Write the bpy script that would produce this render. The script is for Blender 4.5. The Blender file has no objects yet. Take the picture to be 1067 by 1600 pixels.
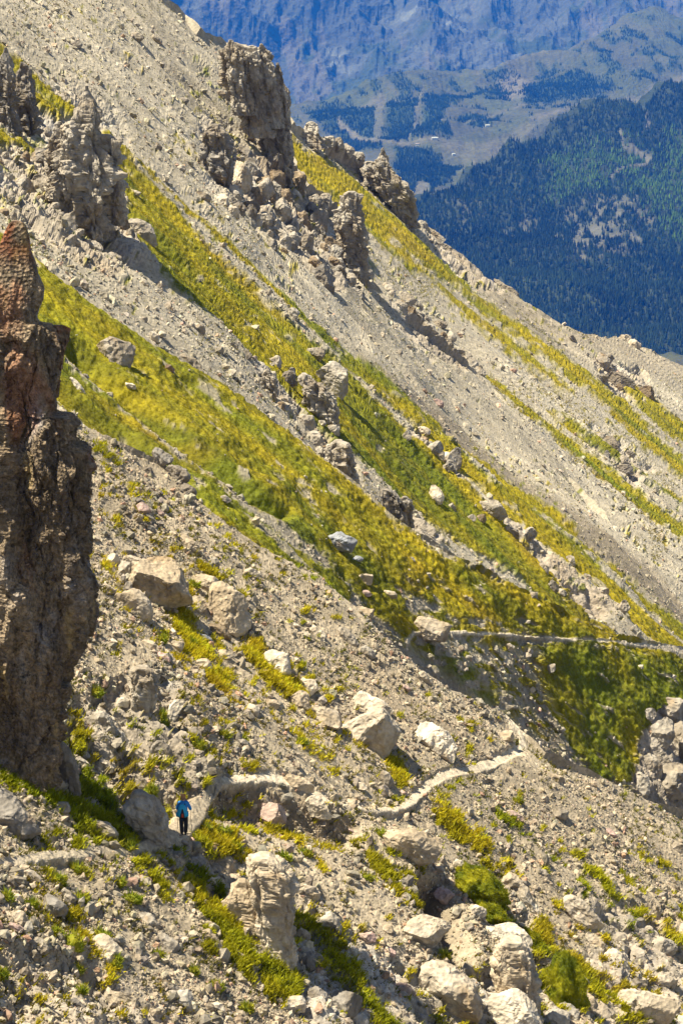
import bpy, bmesh, math, random
import numpy as np
from mathutils import Vector, Matrix

# ------------------------------------------------------------------ camera, sky, sun
SC = bpy.context.scene
PITCH = math.radians(15.6)
FPX = 3111.0                      # focal length in source pixels (photo 1067 x 1600)
cd = bpy.data.cameras.new('camera'); cam = bpy.data.objects.new('camera', cd)
SC.collection.objects.link(cam); SC.camera = cam
cd.sensor_fit = 'VERTICAL'; cd.sensor_height = 36.0; cd.lens = 36.0*FPX/1600.0
cd.clip_start = 1.0; cd.clip_end = 60000.0
cam.rotation_euler = (math.pi/2-PITCH, 0, 0)
SUN_AZ, SUN_EL = math.radians(-94), math.radians(63)     # azimuth measured from +Y (ahead) to +X (right)
w = bpy.data.worlds.new('World'); SC.world = w; w.use_nodes = True
nt = w.node_tree; sky = nt.nodes.new('ShaderNodeTexSky'); sky.sky_type = 'NISHITA'; sky.sun_disc = False
sky.sun_elevation = SUN_EL; sky.sun_rotation = SUN_AZ; sky.altitude = 2400
bg = nt.nodes['Background']; bg.inputs['Strength'].default_value = 0.085
wb = nt.nodes.new('ShaderNodeVectorMath'); wb.operation = 'MULTIPLY'; wb.inputs[1].default_value = (1.12, .92, .74)   # the photograph's warm white balance
nt.links.new(sky.outputs[0], wb.inputs[0]); nt.links.new(wb.outputs[0], bg.inputs['Color'])
sl = bpy.data.lights.new('sun', 'SUN'); sl.energy = 5.0; sl.angle = math.radians(0.5); sl.color = (1.0, .91, .76)
sun = bpy.data.objects.new('sun', sl); SC.collection.objects.link(sun)
sd = Vector((math.cos(SUN_EL)*math.sin(SUN_AZ), math.cos(SUN_EL)*math.cos(SUN_AZ), math.sin(SUN_EL)))
sun.rotation_euler = sd.to_track_quat('Z', 'Y').to_euler()
SC.view_settings.view_transform = 'Standard'; SC.view_settings.look = 'None'
SC.view_settings.exposure = 1.14; SC.view_settings.gamma = 1.0
SC.cycles.max_bounces = 5; SC.cycles.diffuse_bounces = 2; SC.cycles.glossy_bounces = 1
SC.cycles.transmission_bounces = 2; SC.cycles.volume_bounces = 0; SC.cycles.transparent_max_bounces = 4
SC.cycles.use_adaptive_sampling = True; SC.cycles.adaptive_threshold = 0.02
SC.cycles.use_denoising = True

# ------------------------------------------------------------------ numpy helpers
rng = np.random.default_rng(7); random.seed(7)
CP, SP = math.cos(PITCH), math.sin(PITCH)
def rays(u, v):
    a = (np.asarray(u, float)-533.5)/FPX; b = (800.0-np.asarray(v, float))/FPX
    return np.stack([a, CP+SP*b, -SP+CP*b], -1)
def proj(P):
    P = np.asarray(P, float); z = P[..., 1]*CP-P[..., 2]*SP
    return 533.5+FPX*P[..., 0]/z, 800-FPX*(P[..., 1]*SP+P[..., 2]*CP)/z
def h3(x, y, z, s):
    h = (x.astype(np.int64)*374761393+y.astype(np.int64)*668265263+z.astype(np.int64)*2147483647+s*1274126177) & 0xffffffff
    h = ((h ^ (h >> 13))*1274126177) & 0xffffffff
    h = ((h ^ (h >> 15))*2246822519) & 0xffffffff
    return ((h ^ (h >> 16)) & 0xffffff)/float(0x1000000)
def vn(P, s=0):                    # value noise, -1..1
    i = np.floor(P).astype(np.int64); f = P-i; f = f*f*f*(f*(f*6-15)+10); r = 0
    for dx in (0, 1):
        wx = f[..., 0] if dx else 1-f[..., 0]
        for dy in (0, 1):
            wy = f[..., 1] if dy else 1-f[..., 1]
            for dz in (0, 1):
                wz = f[..., 2] if dz else 1-f[..., 2]
                r = r+wx*wy*wz*h3(i[..., 0]+dx, i[..., 1]+dy, i[..., 2]+dz, s)
    return r*2-1
ROT = np.array([[.36, .48, -.8], [-.8, .6, 0], [.48, .64, .6]])
def fbm(P, o=4, s=0, gain=.5, ridge=False):
    r = 0; a = 1; t = 0
    for k in range(o):
        n = vn(P, s+k)
        if ridge: n = 1-2*np.abs(n)
        r = r+a*n; t += a; a *= gain; P = P@ROT.T*2.03
    return r/t
def facet(P, s=0, jit=.8):         # angular cells: (tilted-plane height, distance to the nearest crack, cell random)
    i0 = np.floor(P-.5).astype(np.int64)
    F1 = np.full(P.shape[:-1], 9.); F2 = F1.copy(); H = F1*0-9; R = F1*0
    for dx in (0, 1):
        for dy in (0, 1):
            for dz in (0, 1):
                a, b, c = i0[..., 0]+dx, i0[..., 1]+dy, i0[..., 2]+dz
                r1, r2, r3 = h3(a, b, c, s), h3(a, b, c, s+11), h3(a, b, c, s+23)
                ox = P[..., 0]-(a+.5+jit*(r1-.5)); oy = P[..., 1]-(b+.5+jit*(r2-.5)); oz = P[..., 2]-(c+.5+jit*(r3-.5))
                d = ox*ox+oy*oy+oz*oz
                r4 = h3(a, b, c, s+37)
                cd_ = np.maximum(np.maximum(np.abs(ox+.35*oy), np.abs(oy-.35*oz)), np.abs(oz+.35*ox))
                hh = .7*(r4-.5)+1.1*((r2-.5)*ox+(r3-.5)*oy+(r1-.5)*oz)-1.5*np.maximum(cd_-.16, 0)
                m = d < F1
                F2 = np.where(m, F1, np.minimum(F2, d)); H = np.maximum(H, hh); R = np.where(m, r4, R); F1 = np.where(m, d, F1)
    return H, np.sqrt(F2)-np.sqrt(F1), R
def sst(a, b, x):
    t = np.clip((x-a)/(b-a), 0, 1); return t*t*(3-2*t)
def line_sd(U, V, pts):            # signed px distance to a stroke with a width at each point
    best = np.full(U.shape, 1e9)
    for (x0, y0, w0), (x1, y1, w1) in zip(pts[:-1], pts[1:]):
        dx, dy = x1-x0, y1-y0; t = np.clip(((U-x0)*dx+(V-y0)*dy)/(dx*dx+dy*dy+1e-9), 0, 1)
        best = np.minimum(best, np.hypot(U-x0-t*dx, V-y0-t*dy)-.5*(w0+t*(w1-w0)))
    return best
def poly_sd(U, V, pts):
    best = np.full(U.shape, 1e9); ins = np.zeros(U.shape, bool)
    for (x0, y0), (x1, y1) in zip(pts, pts[1:]+pts[:1]):
        dx, dy = x1-x0, y1-y0; t = np.clip(((U-x0)*dx+(V-y0)*dy)/(dx*dx+dy*dy+1e-9), 0, 1)
        best = np.minimum(best, np.hypot(U-x0-t*dx, V-y0-t*dy))
        c = ((y0 > V) != (y1 > V)) & (U < (x1-x0)*(V-y0)/((y1-y0) or 1e-9)+x0); ins ^= c
    return np.where(ins, -best, best)
def rbf(pts):                      # smooth interpolation of (u, v, value)
    A = np.array(pts, float); X, y = A[:, :2], A[:, 2]; n = len(y)
    K = np.sqrt(((X[:, None]-X[None])**2).sum(-1)+150**2)
    M = np.zeros((n+3, n+3)); M[:n, :n] = K-np.eye(n)*20; M[:n, n] = 1; M[:n, n+1:] = X/1000; M[n, :n] = 1; M[n+1:, :n] = X.T/1000
    c = np.linalg.solve(M, np.r_[y, 0, 0, 0])
    def f(u, v):
        r = c[n]+c[n+1]*u/1000+c[n+2]*v/1000
        for k in range(n): r = r+c[k]*np.sqrt((u-X[k, 0])**2+(v-X[k, 1])**2+150**2)
        return r
    return f

# ------------------------------------------------------------------ object helpers
COL = SC.collection
def mesh_np(name, V, F, col=None, smooth=False):
    V = np.ascontiguousarray(V, np.float32); F = np.ascontiguousarray(F, np.int32); k = F.shape[1]
    me = bpy.data.meshes.new(name); me.vertices.add(len(V)); me.vertices.foreach_set('co', V.ravel())
    me.loops.add(F.size); me.loops.foreach_set('vertex_index', F.ravel())
    me.polygons.add(len(F)); me.polygons.foreach_set('loop_start', np.arange(0, F.size, k, dtype=np.int32))
    me.update(calc_edges=True)
    me.polygons.foreach_set('use_smooth', np.full(len(F), bool(smooth)))
    if col is not None:
        at = me.color_attributes.new('Col', 'FLOAT_COLOR', 'POINT')
        c = np.ones((len(V), 4), np.float32); c[:, :3] = col; at.data.foreach_set('color', c.ravel())
    return me
def link(name, me, mat=None, loc=None, parent=None):
    o = bpy.data.objects.new(name, me); COL.objects.link(o)
    if loc is not None: o.location = loc
    if parent is not None: o.parent = parent
    if mat is not None: me.materials.append(mat)
    return o
def tag(o, label=None, cat=None, group=None, kind=None):
    if label: o['label'] = label
    if cat: o['category'] = cat
    if group: o['group'] = group
    if kind: o['kind'] = kind
    return o

# ------------------------------------------------------------------ materials
def new_mat(name):
    m = bpy.data.materials.new(name); m.use_nodes = True
    return m, m.node_tree, m.node_tree.nodes['Principled BSDF']
def ground_mat(name, scale, bump, dist, contrast=.35, rough=.9):
    m, t, b = new_mat(name); N, L = t.nodes, t.links
    b.inputs['Roughness'].default_value = rough; b.inputs['Specular IOR Level'].default_value = .2
    a = N.new('ShaderNodeAttribute'); a.attribute_name = 'Col'
    g = N.new('ShaderNodeNewGeometry')
    n1 = N.new('ShaderNodeTexNoise'); n1.inputs['Scale'].default_value = scale; n1.inputs['Detail'].default_value = 8; n1.inputs['Roughness'].default_value = .65
    L.new(g.outputs['Position'], n1.inputs['Vector'])
    mr = N.new('ShaderNodeMapRange'); mr.inputs['From Min'].default_value = .3; mr.inputs['From Max'].default_value = .7
    mr.inputs['To Min'].default_value = 1-contrast; mr.inputs['To Max'].default_value = 1+contrast
    L.new(n1.outputs['Fac'], mr.inputs['Value'])
    mx = N.new('ShaderNodeVectorMath'); mx.operation = 'SCALE'
    L.new(a.outputs['Color'], mx.inputs[0]); L.new(mr.outputs[0], mx.inputs['Scale']); L.new(mx.outputs[0], b.inputs['Base Color'])
    vo = N.new('ShaderNodeTexVoronoi'); vo.inputs['Scale'].default_value = scale*1.7; L.new(g.outputs['Position'], vo.inputs['Vector'])
    ad = N.new('ShaderNodeMath'); ad.operation = 'ADD'; L.new(n1.outputs['Fac'], ad.inputs[0]); L.new(vo.outputs['Distance'], ad.inputs[1])
    bp = N.new('ShaderNodeBump'); bp.inputs['Strength'].default_value = bump; bp.inputs['Distance'].default_value = dist
    L.new(ad.outputs[0], bp.inputs['Height']); L.new(bp.outputs[0], b.inputs['Normal'])
    return m
def leaf_mat(name, trans=.35):
    m, t, b = new_mat(name); N, L = t.nodes, t.links
    b.inputs['Roughness'].default_value = .7; b.inputs['Specular IOR Level'].default_value = .15
    a = N.new('ShaderNodeAttribute'); a.attribute_name = 'Col'; L.new(a.outputs['Color'], b.inputs['Base Color'])
    tr = N.new('ShaderNodeBsdfTranslucent'); L.new(a.outputs['Color'], tr.inputs['Color'])
    mx = N.new('ShaderNodeMixShader'); mx.inputs[0].default_value = trans
    L.new(b.outputs[0], mx.inputs[1]); L.new(tr.outputs[0], mx.inputs[2]); L.new(mx.outputs[0], t.nodes['Material Output'].inputs['Surface'])
    return m
def plain(name, c, rough=.7):
    m, t, b = new_mat(name); N, L = t.nodes, t.links
    n1 = N.new('ShaderNodeTexNoise'); n1.inputs['Scale'].default_value = 9; n1.inputs['Detail'].default_value = 4
    tc = N.new('ShaderNodeTexCoord'); L.new(tc.outputs['Object'], n1.inputs['Vector'])
    r = N.new('ShaderNodeValToRGB'); L.new(n1.outputs['Fac'], r.inputs[0])
    r.color_ramp.elements[0].color = (c[0]*.75, c[1]*.75, c[2]*.75, 1); r.color_ramp.elements[0].position = .3
    r.color_ramp.elements[1].color = (min(1, c[0]*1.2), min(1, c[1]*1.2), min(1, c[2]*1.2), 1); r.color_ramp.elements[1].position = .7
    L.new(r.outputs[0], b.inputs['Base Color']); b.inputs['Roughness'].default_value = rough
    return m
M_NEAR = ground_mat('rocky_ground_near', 5.0, .45, .05)
M_MID = ground_mat('rocky_ground_mid', 2.2, .4, .10)
M_FAR = ground_mat('rocky_ground_far', 1.3, .4, .15)
M_VAL = ground_mat('valley_ground', .03, .5, 8, .25)
M_PILLAR = ground_mat('weathered_brown_rock', 4.5, 1.0, .14, .55); M_ROCKN = ground_mat('limestone_near', 3.0, .7, .09, .3)
M_ROCKF = ground_mat('limestone_far', 1.2, .7, .25, .3)
M_GRASS = leaf_mat('alpine_grass'); M_TREE = leaf_mat('forest_needles', .15)

# ------------------------------------------------------------------ hillside layers
NRM = np.array([.58, -.15, .80]); NRM /= np.linalg.norm(NRM)
C0 = (rays(288, 1305)@NRM)*79.0
FALL = np.array([NRM[0]*NRM[2], NRM[1]*NRM[2], -(NRM[0]**2+NRM[1]**2)]); FALL /= np.linalg.norm(FALL)
STR = np.cross(NRM, FALL)
def fl(P, a, b, c):                # coordinates stretched along the fall line
    return np.stack([P@FALL/a, P@STR/b, P@NRM/c], -1)
def Zplane(u, v): return C0/(rays(u, v)@NRM)

def build_layer(top, vbot, step, Zf, fold, sh, umin=-999):
    ui = np.concatenate([np.arange(-230, -10, 7), np.arange(-10, 1077, step), np.arange(1080, 1300, 7)]); ui = ui[ui >= umin]
    tx, ty = zip(*top); vt = np.interp(ui, tx, ty)
    rows = int((vbot-min(700, vt.min()))/step) if vbot-vt.min() > 500 else int((vbot-vt.min())/step)
    rows = int(np.clip((vbot-np.median(vt))/step, 60, 900))
    T = np.linspace(0, 1, rows)[:, None]
    ud = np.arange(-500, 1600, 2.); vd = np.interp(ud, tx, ty); kk = np.hanning(75); kk /= kk.sum(); vs = np.interp(ui, ud, np.convolve(np.pad(vd, 37, 'edge'), kk, 'valid'))
    V = vs[None]+T*(vbot-vs[None])+(vt-vs)[None]*np.exp(-7*T); U = np.broadcast_to(ui[None], V.shape).copy()
    Z = Zf(U, V); P = rays(U, V)*Z[..., None]
    # the ground rolls over behind the crest
    nb = 14; s = (np.arange(nb, 0, -1)/nb)**1.6
    crest = P[0]; back = []
    for k in s:
        d = k*fold
        back.append(crest+np.array([0, d, -d*.62-.8*d*k])*1.0)
    P = np.concatenate([np.array(back), P]); U = np.concatenate([np.repeat(U[:1], nb, 0), U]); V = np.concatenate([np.repeat(V[:1], nb, 0), V])
    a = np.gradient(P, axis=0); b = np.gradient(P, axis=1); n = np.cross(b, a); n /= np.linalg.norm(n, axis=-1, keepdims=True)+1e-12
    n = np.where(((n*P).sum(-1) > 0)[..., None], -n, n)
    n[:nb] = n[nb]
    return dict(U=U, V=V, P=P, N=n, nb=nb, ui=ui, vt=vt, vs=vs, vbot=vbot, rows=rows, sh=sh)
def grid_faces(r, c):
    i = np.arange(r*c).reshape(r, c)
    return np.stack([i[:-1, :-1], i[1:, :-1], i[1:, 1:], i[:-1, 1:]], -1).reshape(-1, 4)
def lookup(L, u, v, key='D'):
    u = np.atleast_1d(np.asarray(u, float)); v = np.atleast_1d(np.asarray(v, float))
    ci = np.clip(np.searchsorted(L['ui'], u), 1, len(L['ui'])-1); vt = L['vt'][ci]
    vs = L['vs'][ci]; T = np.zeros(len(u))
    for _ in range(25): T = np.clip(.5*T+.5*(v-vs-(vt-vs)*np.exp(-7*T))/(L['vbot']-vs), 0, 1)
    fr = T*(L['rows']-1)+L['nb']
    r0 = np.clip(fr.astype(int), 0, L['nb']+L['rows']-2); A = L[key]
    t = (fr-r0); t = t[:, None] if A.ndim == 3 else t
    c0 = ci-1; s = np.clip((u-L['ui'][c0])/(L['ui'][ci]-L['ui'][c0]), 0, 1); s = s[:, None] if A.ndim == 3 else s
    return (A[r0, c0]*(1-t)+A[r0+1, c0]*t)*(1-s)+(A[r0, ci]*(1-t)+A[r0+1, ci]*t)*s
def mixc(c, d, m): return c+(np.asarray(d)-c)*m[..., None]

TOP_A = [(-300, 430), (-60, 600), (60, 650), (150, 672), (210, 705), (250, 722), (300, 770), (330, 800), (400, 850), (480, 898), (560, 962), (600, 1010), (650, 1052), (700, 1080),
         (790, 1116), (822, 1150), (850, 1180), (940, 1215), (1010, 1250), (1067, 1272), (1300, 1370)]
TOP_B = [(-300, 120), (60, 408), (150, 478), (250, 545), (350, 602), (450, 675), (560, 758), (620, 812), (700, 862), (760, 892), (830, 928), (900, 965), (960, 993), (1010, 1003), (1067, 1010), (1300, 1050)]
TOP_C = [(-300, -330), (200, -60), (250, -5), (290, 22), (310, 48), (345, 62), (375, 72), (410, 80), (440, 130), (452, 180), (458, 262), (480, 292), (500, 308), (522, 325), (560, 350), (568, 400), (578, 440),
         (650, 505), (760, 596), (900, 760), (1067, 950), (1300, 1230)]
TOP_E = [(300, 40), (400, 120), (455, 196), (500, 222), (545, 246), (580, 272), (615, 305), (650, 347), (690, 368), (715, 392), (780, 447), (850, 492), (900, 518), (940, 526), (975, 530), (1010, 545), (1067, 572), (1300, 690)]

PATH_A = [(-60, 1350, 20), (0, 1345, 22), (60, 1336, 24), (120, 1330, 22), (210, 1325, 20), (250, 1312, 26), (285, 1292, 44), (305, 1266, 46), (325, 1244, 30), (342, 1222, 22), (375, 1214, 22), (420, 1213, 20), (455, 1222, 18), (482, 1238, 16), (520, 1254, 14), (575, 1262, 13),
          (622, 1262, 15), (645, 1250, 20), (664, 1230, 21), (692, 1212, 21), (730, 1202, 21), (770, 1192, 21), (803, 1178, 21), (818, 1163, 17), (816, 1148, 14), (803, 1132, 12), (790, 1119, 10)]
PATH_B = [(640, 1012, 6), (641, 998, 8), (650, 988, 9), (680, 985, 8), (720, 988, 8), (790, 990, 6), (850, 995, 6), (920, 1000, 5), (980, 1004, 7), (1030, 1010, 9), (1075, 1018, 12), (1180, 1035, 14)]

# ---- where grass grows (strokes and patches on the slopes)
GR_B = [[(-60, 360, 60), (60, 450, 80), (150, 525, 110), (300, 630, 125), (430, 735, 125), (560, 830, 110), (660, 890, 80), (760, 930, 70), (850, 962, 50), (960, 1003, 26), (1067, 1022, 22), (1250, 1050, 22)],
        [(60, 560, 60), (160, 650, 60), (260, 730, 60), (330, 790, 60), (420, 860, 60), (520, 930, 60)],
        [(540, 850, 60), (600, 920, 60), (640, 985, 40)]]
GRP_B = [[(850, 1005), (950, 1012), (1067, 1022), (1250, 1050), (1250, 1120), (1067, 1095), (1015, 1110), (995, 1170), (990, 1225), (940, 1215), (900, 1170), (870, 1120), (845, 1060)]]
GR_C = [[(168, 212, 10), (200, 275, 44), (245, 345, 84), (300, 420, 84), (380, 490, 80), (480, 580, 80), (560, 660, 84), (650, 745, 84), (740, 815, 70), (820, 880, 46), (880, 940, 30), (960, 1010, 30)],
        [(195, 232, 8), (290, 322, 10), (430, 452, 14), (560, 566, 16), (700, 682, 16), (800, 762, 16), (860, 800, 18), (905, 845, 18), (970, 902, 20), (1067, 985, 22), (1200, 1090, 22)],
        [(534, 560, 12), (634, 635, 12), (734, 735, 16), (814, 803, 22), (894, 870, 26), (959, 935, 26), (1014, 990, 26), (1080, 1030, 20)],
        [(-80, 20, 20), (0, 88, 20), (50, 125, 20), (85, 158, 22), (115, 178, 12)], [(40, 140, 20), (75, 165, 22), (95, 180, 12)],
        [(0, 215, 16), (40, 228, 14), (70, 250, 8)]]
GR_E = [[(455, 235, 30), (500, 268, 44), (560, 310, 44), (620, 360, 34), (680, 412, 30), (734, 460, 26), (814, 518, 22), (894, 580, 22), (959, 632, 26), (1014, 684, 26), (1067, 728, 26), (1200, 830, 26)],
        [(460, 275, 12), (520, 310, 14), (600, 372, 14), (640, 405, 14), (699, 458, 14), (784, 528, 12), (859, 588, 8), (890, 612, 4)],
        [(755, 582, 8), (834, 652, 18), (909, 715, 20), (959, 757, 20), (1024, 805, 22), (1100, 860, 22)],
        [(860, 650, 6), (930, 690, 10), (1000, 745, 12), (1067, 790, 12)], [(980, 600, 20), (1030, 650, 26), (1080, 690, 26)], [(560, 395, 5), (600, 440, 7), (640, 475, 5)]]
RK_C = [([(0, 100), (60, 130), (130, 150), (195, 215), (240, 380), (200, 430), (120, 400), (40, 330), (-60, 250), (-60, 100)], 26),
        ([(310, 190), (345, 190), (400, 240), (455, 230), (500, 310), (560, 320), (572, 430), (520, 460), (470, 400), (420, 360), (370, 320), (330, 290)], 20),
        ([(360, 100), (420, 80), (455, 190), (460, 300), (420, 240), (385, 170)], 12),
        ([(590, 440), (650, 470), (750, 560), (752, 590), (690, 560), (620, 500)], 16),
        ([(400, 560), (480, 560), (560, 680), (560, 770), (480, 680), (410, 610)], 16),
        ([(640, 660), (700, 680), (740, 740), (700, 760), (640, 700)], 14), ([(700, 780), (780, 790), (960, 960), (900, 960), (800, 880), (720, 830)], 18),
        ([(600, 760), (645, 780), (700, 850), (650, 850), (600, 800)], 8)]
RK_E = [([(500, 205), (560, 240), (640, 300), (655, 350), (600, 300), (520, 250)], 10), ([(650, 345), (720, 385), (790, 450), (760, 455), (700, 410)], 10),
        ([(930, 560), (1000, 585), (1010, 630), (950, 620)], 10), ([(930, 660), (1020, 730), (990, 760), (920, 700)], 12)]
RK_A = [([(120, 1080), (260, 1060), (300, 1170), (330, 1230), (250, 1310), (130, 1300), (110, 1190)], 20), ([(290, 1310), (380, 1330), (480, 1400), (500, 1620), (430, 1560), (350, 1440), (290, 1370)], 16),
        ([(480, 1380), (600, 1480), (700, 1520), (820, 1500), (830, 1650), (500, 1650), (470, 1500)], 20), ([(800, 1330), (860, 1480), (960, 1480), (1080, 1560), (1080, 1650), (860, 1650)], 20),
        ([(0, 1480), (160, 1500), (330, 1620), (0, 1650)], 26), ([(880, 1390), (1100, 1430), (1100, 1560), (960, 1500)], 24)]
GR_A = [([(225, 1338, 14), (280, 1372, 44), (340, 1420, 74), (372, 1470, 70), (400, 1500, 40)], 1.0), ([(330, 1440, 20), (400, 1500, 60), (440, 1530, 56), (462, 1550, 20)], 1.0), ([(300, 1290, 14), (350, 1310, 26), (385, 1335, 16)], .7), ([(180, 1360, 8), (235, 1375, 20), (265, 1400, 20)], .6),
        ([(100, 1250, 30), (170, 1290, 40), (200, 1318, 30)], .8), ([(0, 1200, 40), (60, 1230, 30), (100, 1262, 20)], .5), ([(130, 1220, 30), (180, 1240, 20)], .6),
        ([(265, 880, 16), (285, 940, 34), (300, 1000, 44), (330, 1050, 30), (372, 1090, 16)], .85), ([(320, 880, 10), (375, 935, 14), (392, 960, 8)], .7), ([(400, 1010, 30), (440, 1060, 40), (500, 1075, 14)], .8),
        ([(690, 1275, 14), (730, 1300, 18), (760, 1335, 16), (800, 1365, 10)], .9), ([(720, 1215, 4), (690, 1240, 8), (700, 1290, 8)], .5), ([(925, 1355, 8), (955, 1390, 12)], 1), ([(975, 1385, 6), (1000, 1425, 14)], .9), ([(935, 1460, 8), (958, 1485, 12)], .9),
        ([(610, 1185, 14), (620, 1220, 16), (622, 1245, 10)], .8), ([(590, 1340, 20), (620, 1385, 26), (645, 1420, 16)], .6), ([(470, 1420, 20), (520, 1450, 24), (560, 1490, 16)], .5), ([(520, 1490, 24), (580, 1550, 26), (620, 1600, 30)], .6),
        ([(900, 1490, 20), (940, 1540, 26), (980, 1570, 20), (1040, 1590, 20)], .6), ([(700, 1490, 10), (740, 1510, 12)], .6), ([(760, 1470, 8), (790, 1500, 8)], 0), ([(150, 700, 14), (200, 760, 12), (240, 800, 8)], .45), ([(170, 880, 14), (175, 930, 10)], .5),
        ([(330, 1225, 4), (345, 1250, 4)], 0), ([(440, 1265, 20), (470, 1300, 30), (560, 1310, 12)], .45), ([(240, 1240, 16), (262, 1262, 12)], .9), ([(450, 1130, 20), (520, 1200, 22), (560, 1210, 12)], .4), ([(100, 1420, 16), (130, 1460, 20), (180, 1520, 10)], .5), ([(850, 1440, 20), (855, 1480, 14)], .8),
        ([(1000, 1330, 4), (1060, 1370, 10)], .6), ([(1040, 1440, 10), (1060, 1470, 14)], .6)]

def noise_px(U, V, s, k, ang=40, st=3.0):       # stretched noise on the slope's own surface coordinates
    ca, sa = math.cos(math.radians(ang)), math.sin(math.radians(ang))
    Q = np.stack([(U*ca+V*sa)/(s*st), (-U*sa+V*ca)/s, U*0+k], -1)
    return fbm(Q, 4, k)

SCR_N = np.array((.32, .265, .19)); SCR_M = np.array((.36, .315, .24)); ROCKC = np.array((.31, .265, .21)); SOIL = np.array((.15, .11, .07))
GREEN = np.array((.125, .140, .005)); YEL = np.array((.275, .215, .009)); OCH = np.array((.27, .18, .018)); DKG = np.array((.065, .072, .005))

def stones(P, sizes, seed):
    """loose angular stones: relief and per-stone shade"""
    H = 0; sh = 0
    for k, (s, a, dens) in enumerate(sizes):
        h, e, r = facet(P/s, seed+k*5)
        on = (r > 1-dens)
        H = H+np.where(on, a*(.35+h+.5*r)*sst(0, .25, e), 0)
        sh = sh+np.where(on, (h3((r*9999).astype(int), (r*7777).astype(int), (r*10).astype(int), seed)-.5), 0)*(.5+.5*dens)
    return H, sh

def shade_layer(L, Lk, S, seed, grass, rock, soil, scree, sizes, flat=None, extra=None):
    """relief + colour of one hillside; S = size of its coarse detail in metres"""
    P, N, U, V = L['P'], L['N'], L['U'], L['V']
    big = fbm(fl(P, 5*S, 1.6*S, 2*S), 4, seed)
    g = np.clip(grass, 0, 1); r = np.clip(rock, 0, 1)*(1-g); 
    h1, e1, c1 = facet(fl(P, 1.5*S, .8*S, .9*S)+.25*fbm(P/S, 2, seed+3)[..., None], seed+1)
    h2, e2, c2 = facet(fl(P, .55*S, .34*S, .4*S), seed+2)
    h3_, e3, c3 = facet(fl(P, .2*S, .15*S, .16*S), seed+3)
    Hs, sh = stones(P, sizes, seed+20)
    hum = fbm(P/(.7*S), 3, seed+8)
    gh = .12 if S < 4.5 else .06
    D = .33*S*big*(1-.4*g)*(1-L.get('calm', 0))+r*S*(.30*h1+.15*h2+.08*h3_-.04*(1-sst(0, .12, e1)))+(1-g)*(1-.55*r)*(Hs+.018*S*h2)+g*(gh*S*hum+.022*S*h3_+.03*S*vn(P/(.1*S), seed+9))
    if extra is not None: D = D+extra
    if flat is not None: D = D*(1-.75*flat)+.02*S*flat*h3_
    L['D'] = P+N*D[..., None]
    # colour
    c = np.broadcast_to(scree, P.shape).copy()
    stk = fbm(fl(P, 16*S, .5*S, 2*S), 4, seed+41); stk2 = fbm(fl(P, 7*S, .18*S, S), 3, seed+43)
    br = 1+.25*sh+.14*(c3-.5)+.08*(c2-.5)+.10*big+.30*stk+.2*stk2
    lt = fbm(P/(2.2*S), 3, seed+13)
    rc = ROCKC*(1+.28*(c1-.5)+.24*(c2-.5))[..., None]
    rc = mixc(rc, np.array((.36, .27, .17)), np.clip(lt*1.6-.2, 0, .55))
    rc = mixc(rc, np.array((.46, .43, .39)), np.clip(-lt*1.8-.3, 0, .6))
    c = c*br[..., None]; c = mixc(c, rc, r)
    so = np.clip(soil+.30*np.clip(2.2*stk-.5, 0, 1)+.30*np.clip(fbm(P/(1.1*S), 3, seed+15)-.25, 0, 1), 0, 1)*(1-r*.7); c = mixc(c, SOIL*(1+.3*c3)[..., None], so)
    gm = fbm(fl(P, 5*S, 1.1*S, 1.5*S), 4, seed+17); gc = np.broadcast_to(GREEN, P.shape).copy()
    gc = mixc(gc, YEL, np.clip(.30+1.2*gm+L.get('yel', 0), 0, 1)); gc = mixc(gc, DKG, np.clip(1.6*fbm(fl(P, 2.2*S, .4*S, .6*S), 3, seed+19)-.35-L.get('yel', 0), 0, .6)); gc = mixc(gc, OCH, np.clip(2.0*fbm(P/(2.5*S), 3, seed+21)-.6, 0, .4))
    gc = gc*np.clip(1+.38*stk2+.25*stk, .55, 1.5)[..., None]
    L['gcol'] = gc; L['g'] = g; L['r'] = r
    c = mixc(c, gc, g)
    if flat is not None: c = mixc(c, np.array((.50, .425, .32))*(1+.22*(c3-.5)+.10*sh+.10*(c2-.5))[..., None], flat*.95*np.clip(.12+.88*sst(330, 375, U)+.45*sst(230, 40, U), 0, 1))
    vr = fbm(P/(3.5*S), 4, seed+51); c = c*(1+(.30*vr)*(1-.6*g))[..., None]
    L['C'] = np.clip(c, .01, .85)
    return L
def emit_layer(L, name, mat, part=None):
    r, c = L['U'].shape; F = grid_faces(r, c); V, Cx = L['D'].reshape(-1, 3), L['C'].reshape(-1, 3)
    if part is not None:           # the trodden path is cut out of the slope as a surface of its own
        on = (part.ravel()[F].mean(1) > .5); G = F[on]; F = F[~on]; ids, inv = np.unique(G, return_inverse=True)
        link('path', mesh_np('path', V[ids], inv.reshape(G.shape), Cx[ids]), mat)['kind'] = 'structure'
    o = link(name, mesh_np(name, V, F, Cx), mat)
    o['kind'] = 'structure'; return o
def gmask(U, V, strokes, soft, namp, seed, polys=()):
    n = noise_px(U, V, 7, seed)*namp+noise_px(U, V, 22, seed+3)*namp
    n2 = noise_px(U, V, 3.5, seed+5, st=1.6)
    m = np.zeros(U.shape)
    for s in strokes:
        st, a = s if isinstance(s, tuple) else (s, 1)
        m = np.maximum(m, np.clip(.5-(line_sd(U, V, st)+n)/soft, 0, 1)*a)
    for p in polys: m = np.maximum(m, np.clip(.5-(poly_sd(U, V, p)+n)/soft, 0, 1))
    return np.clip((m-.5)*2.2+.5+n2*1.1*(m > .02)*(m < .995)+(m > .995)*.2, 0, 1)*(m > .02)
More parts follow.
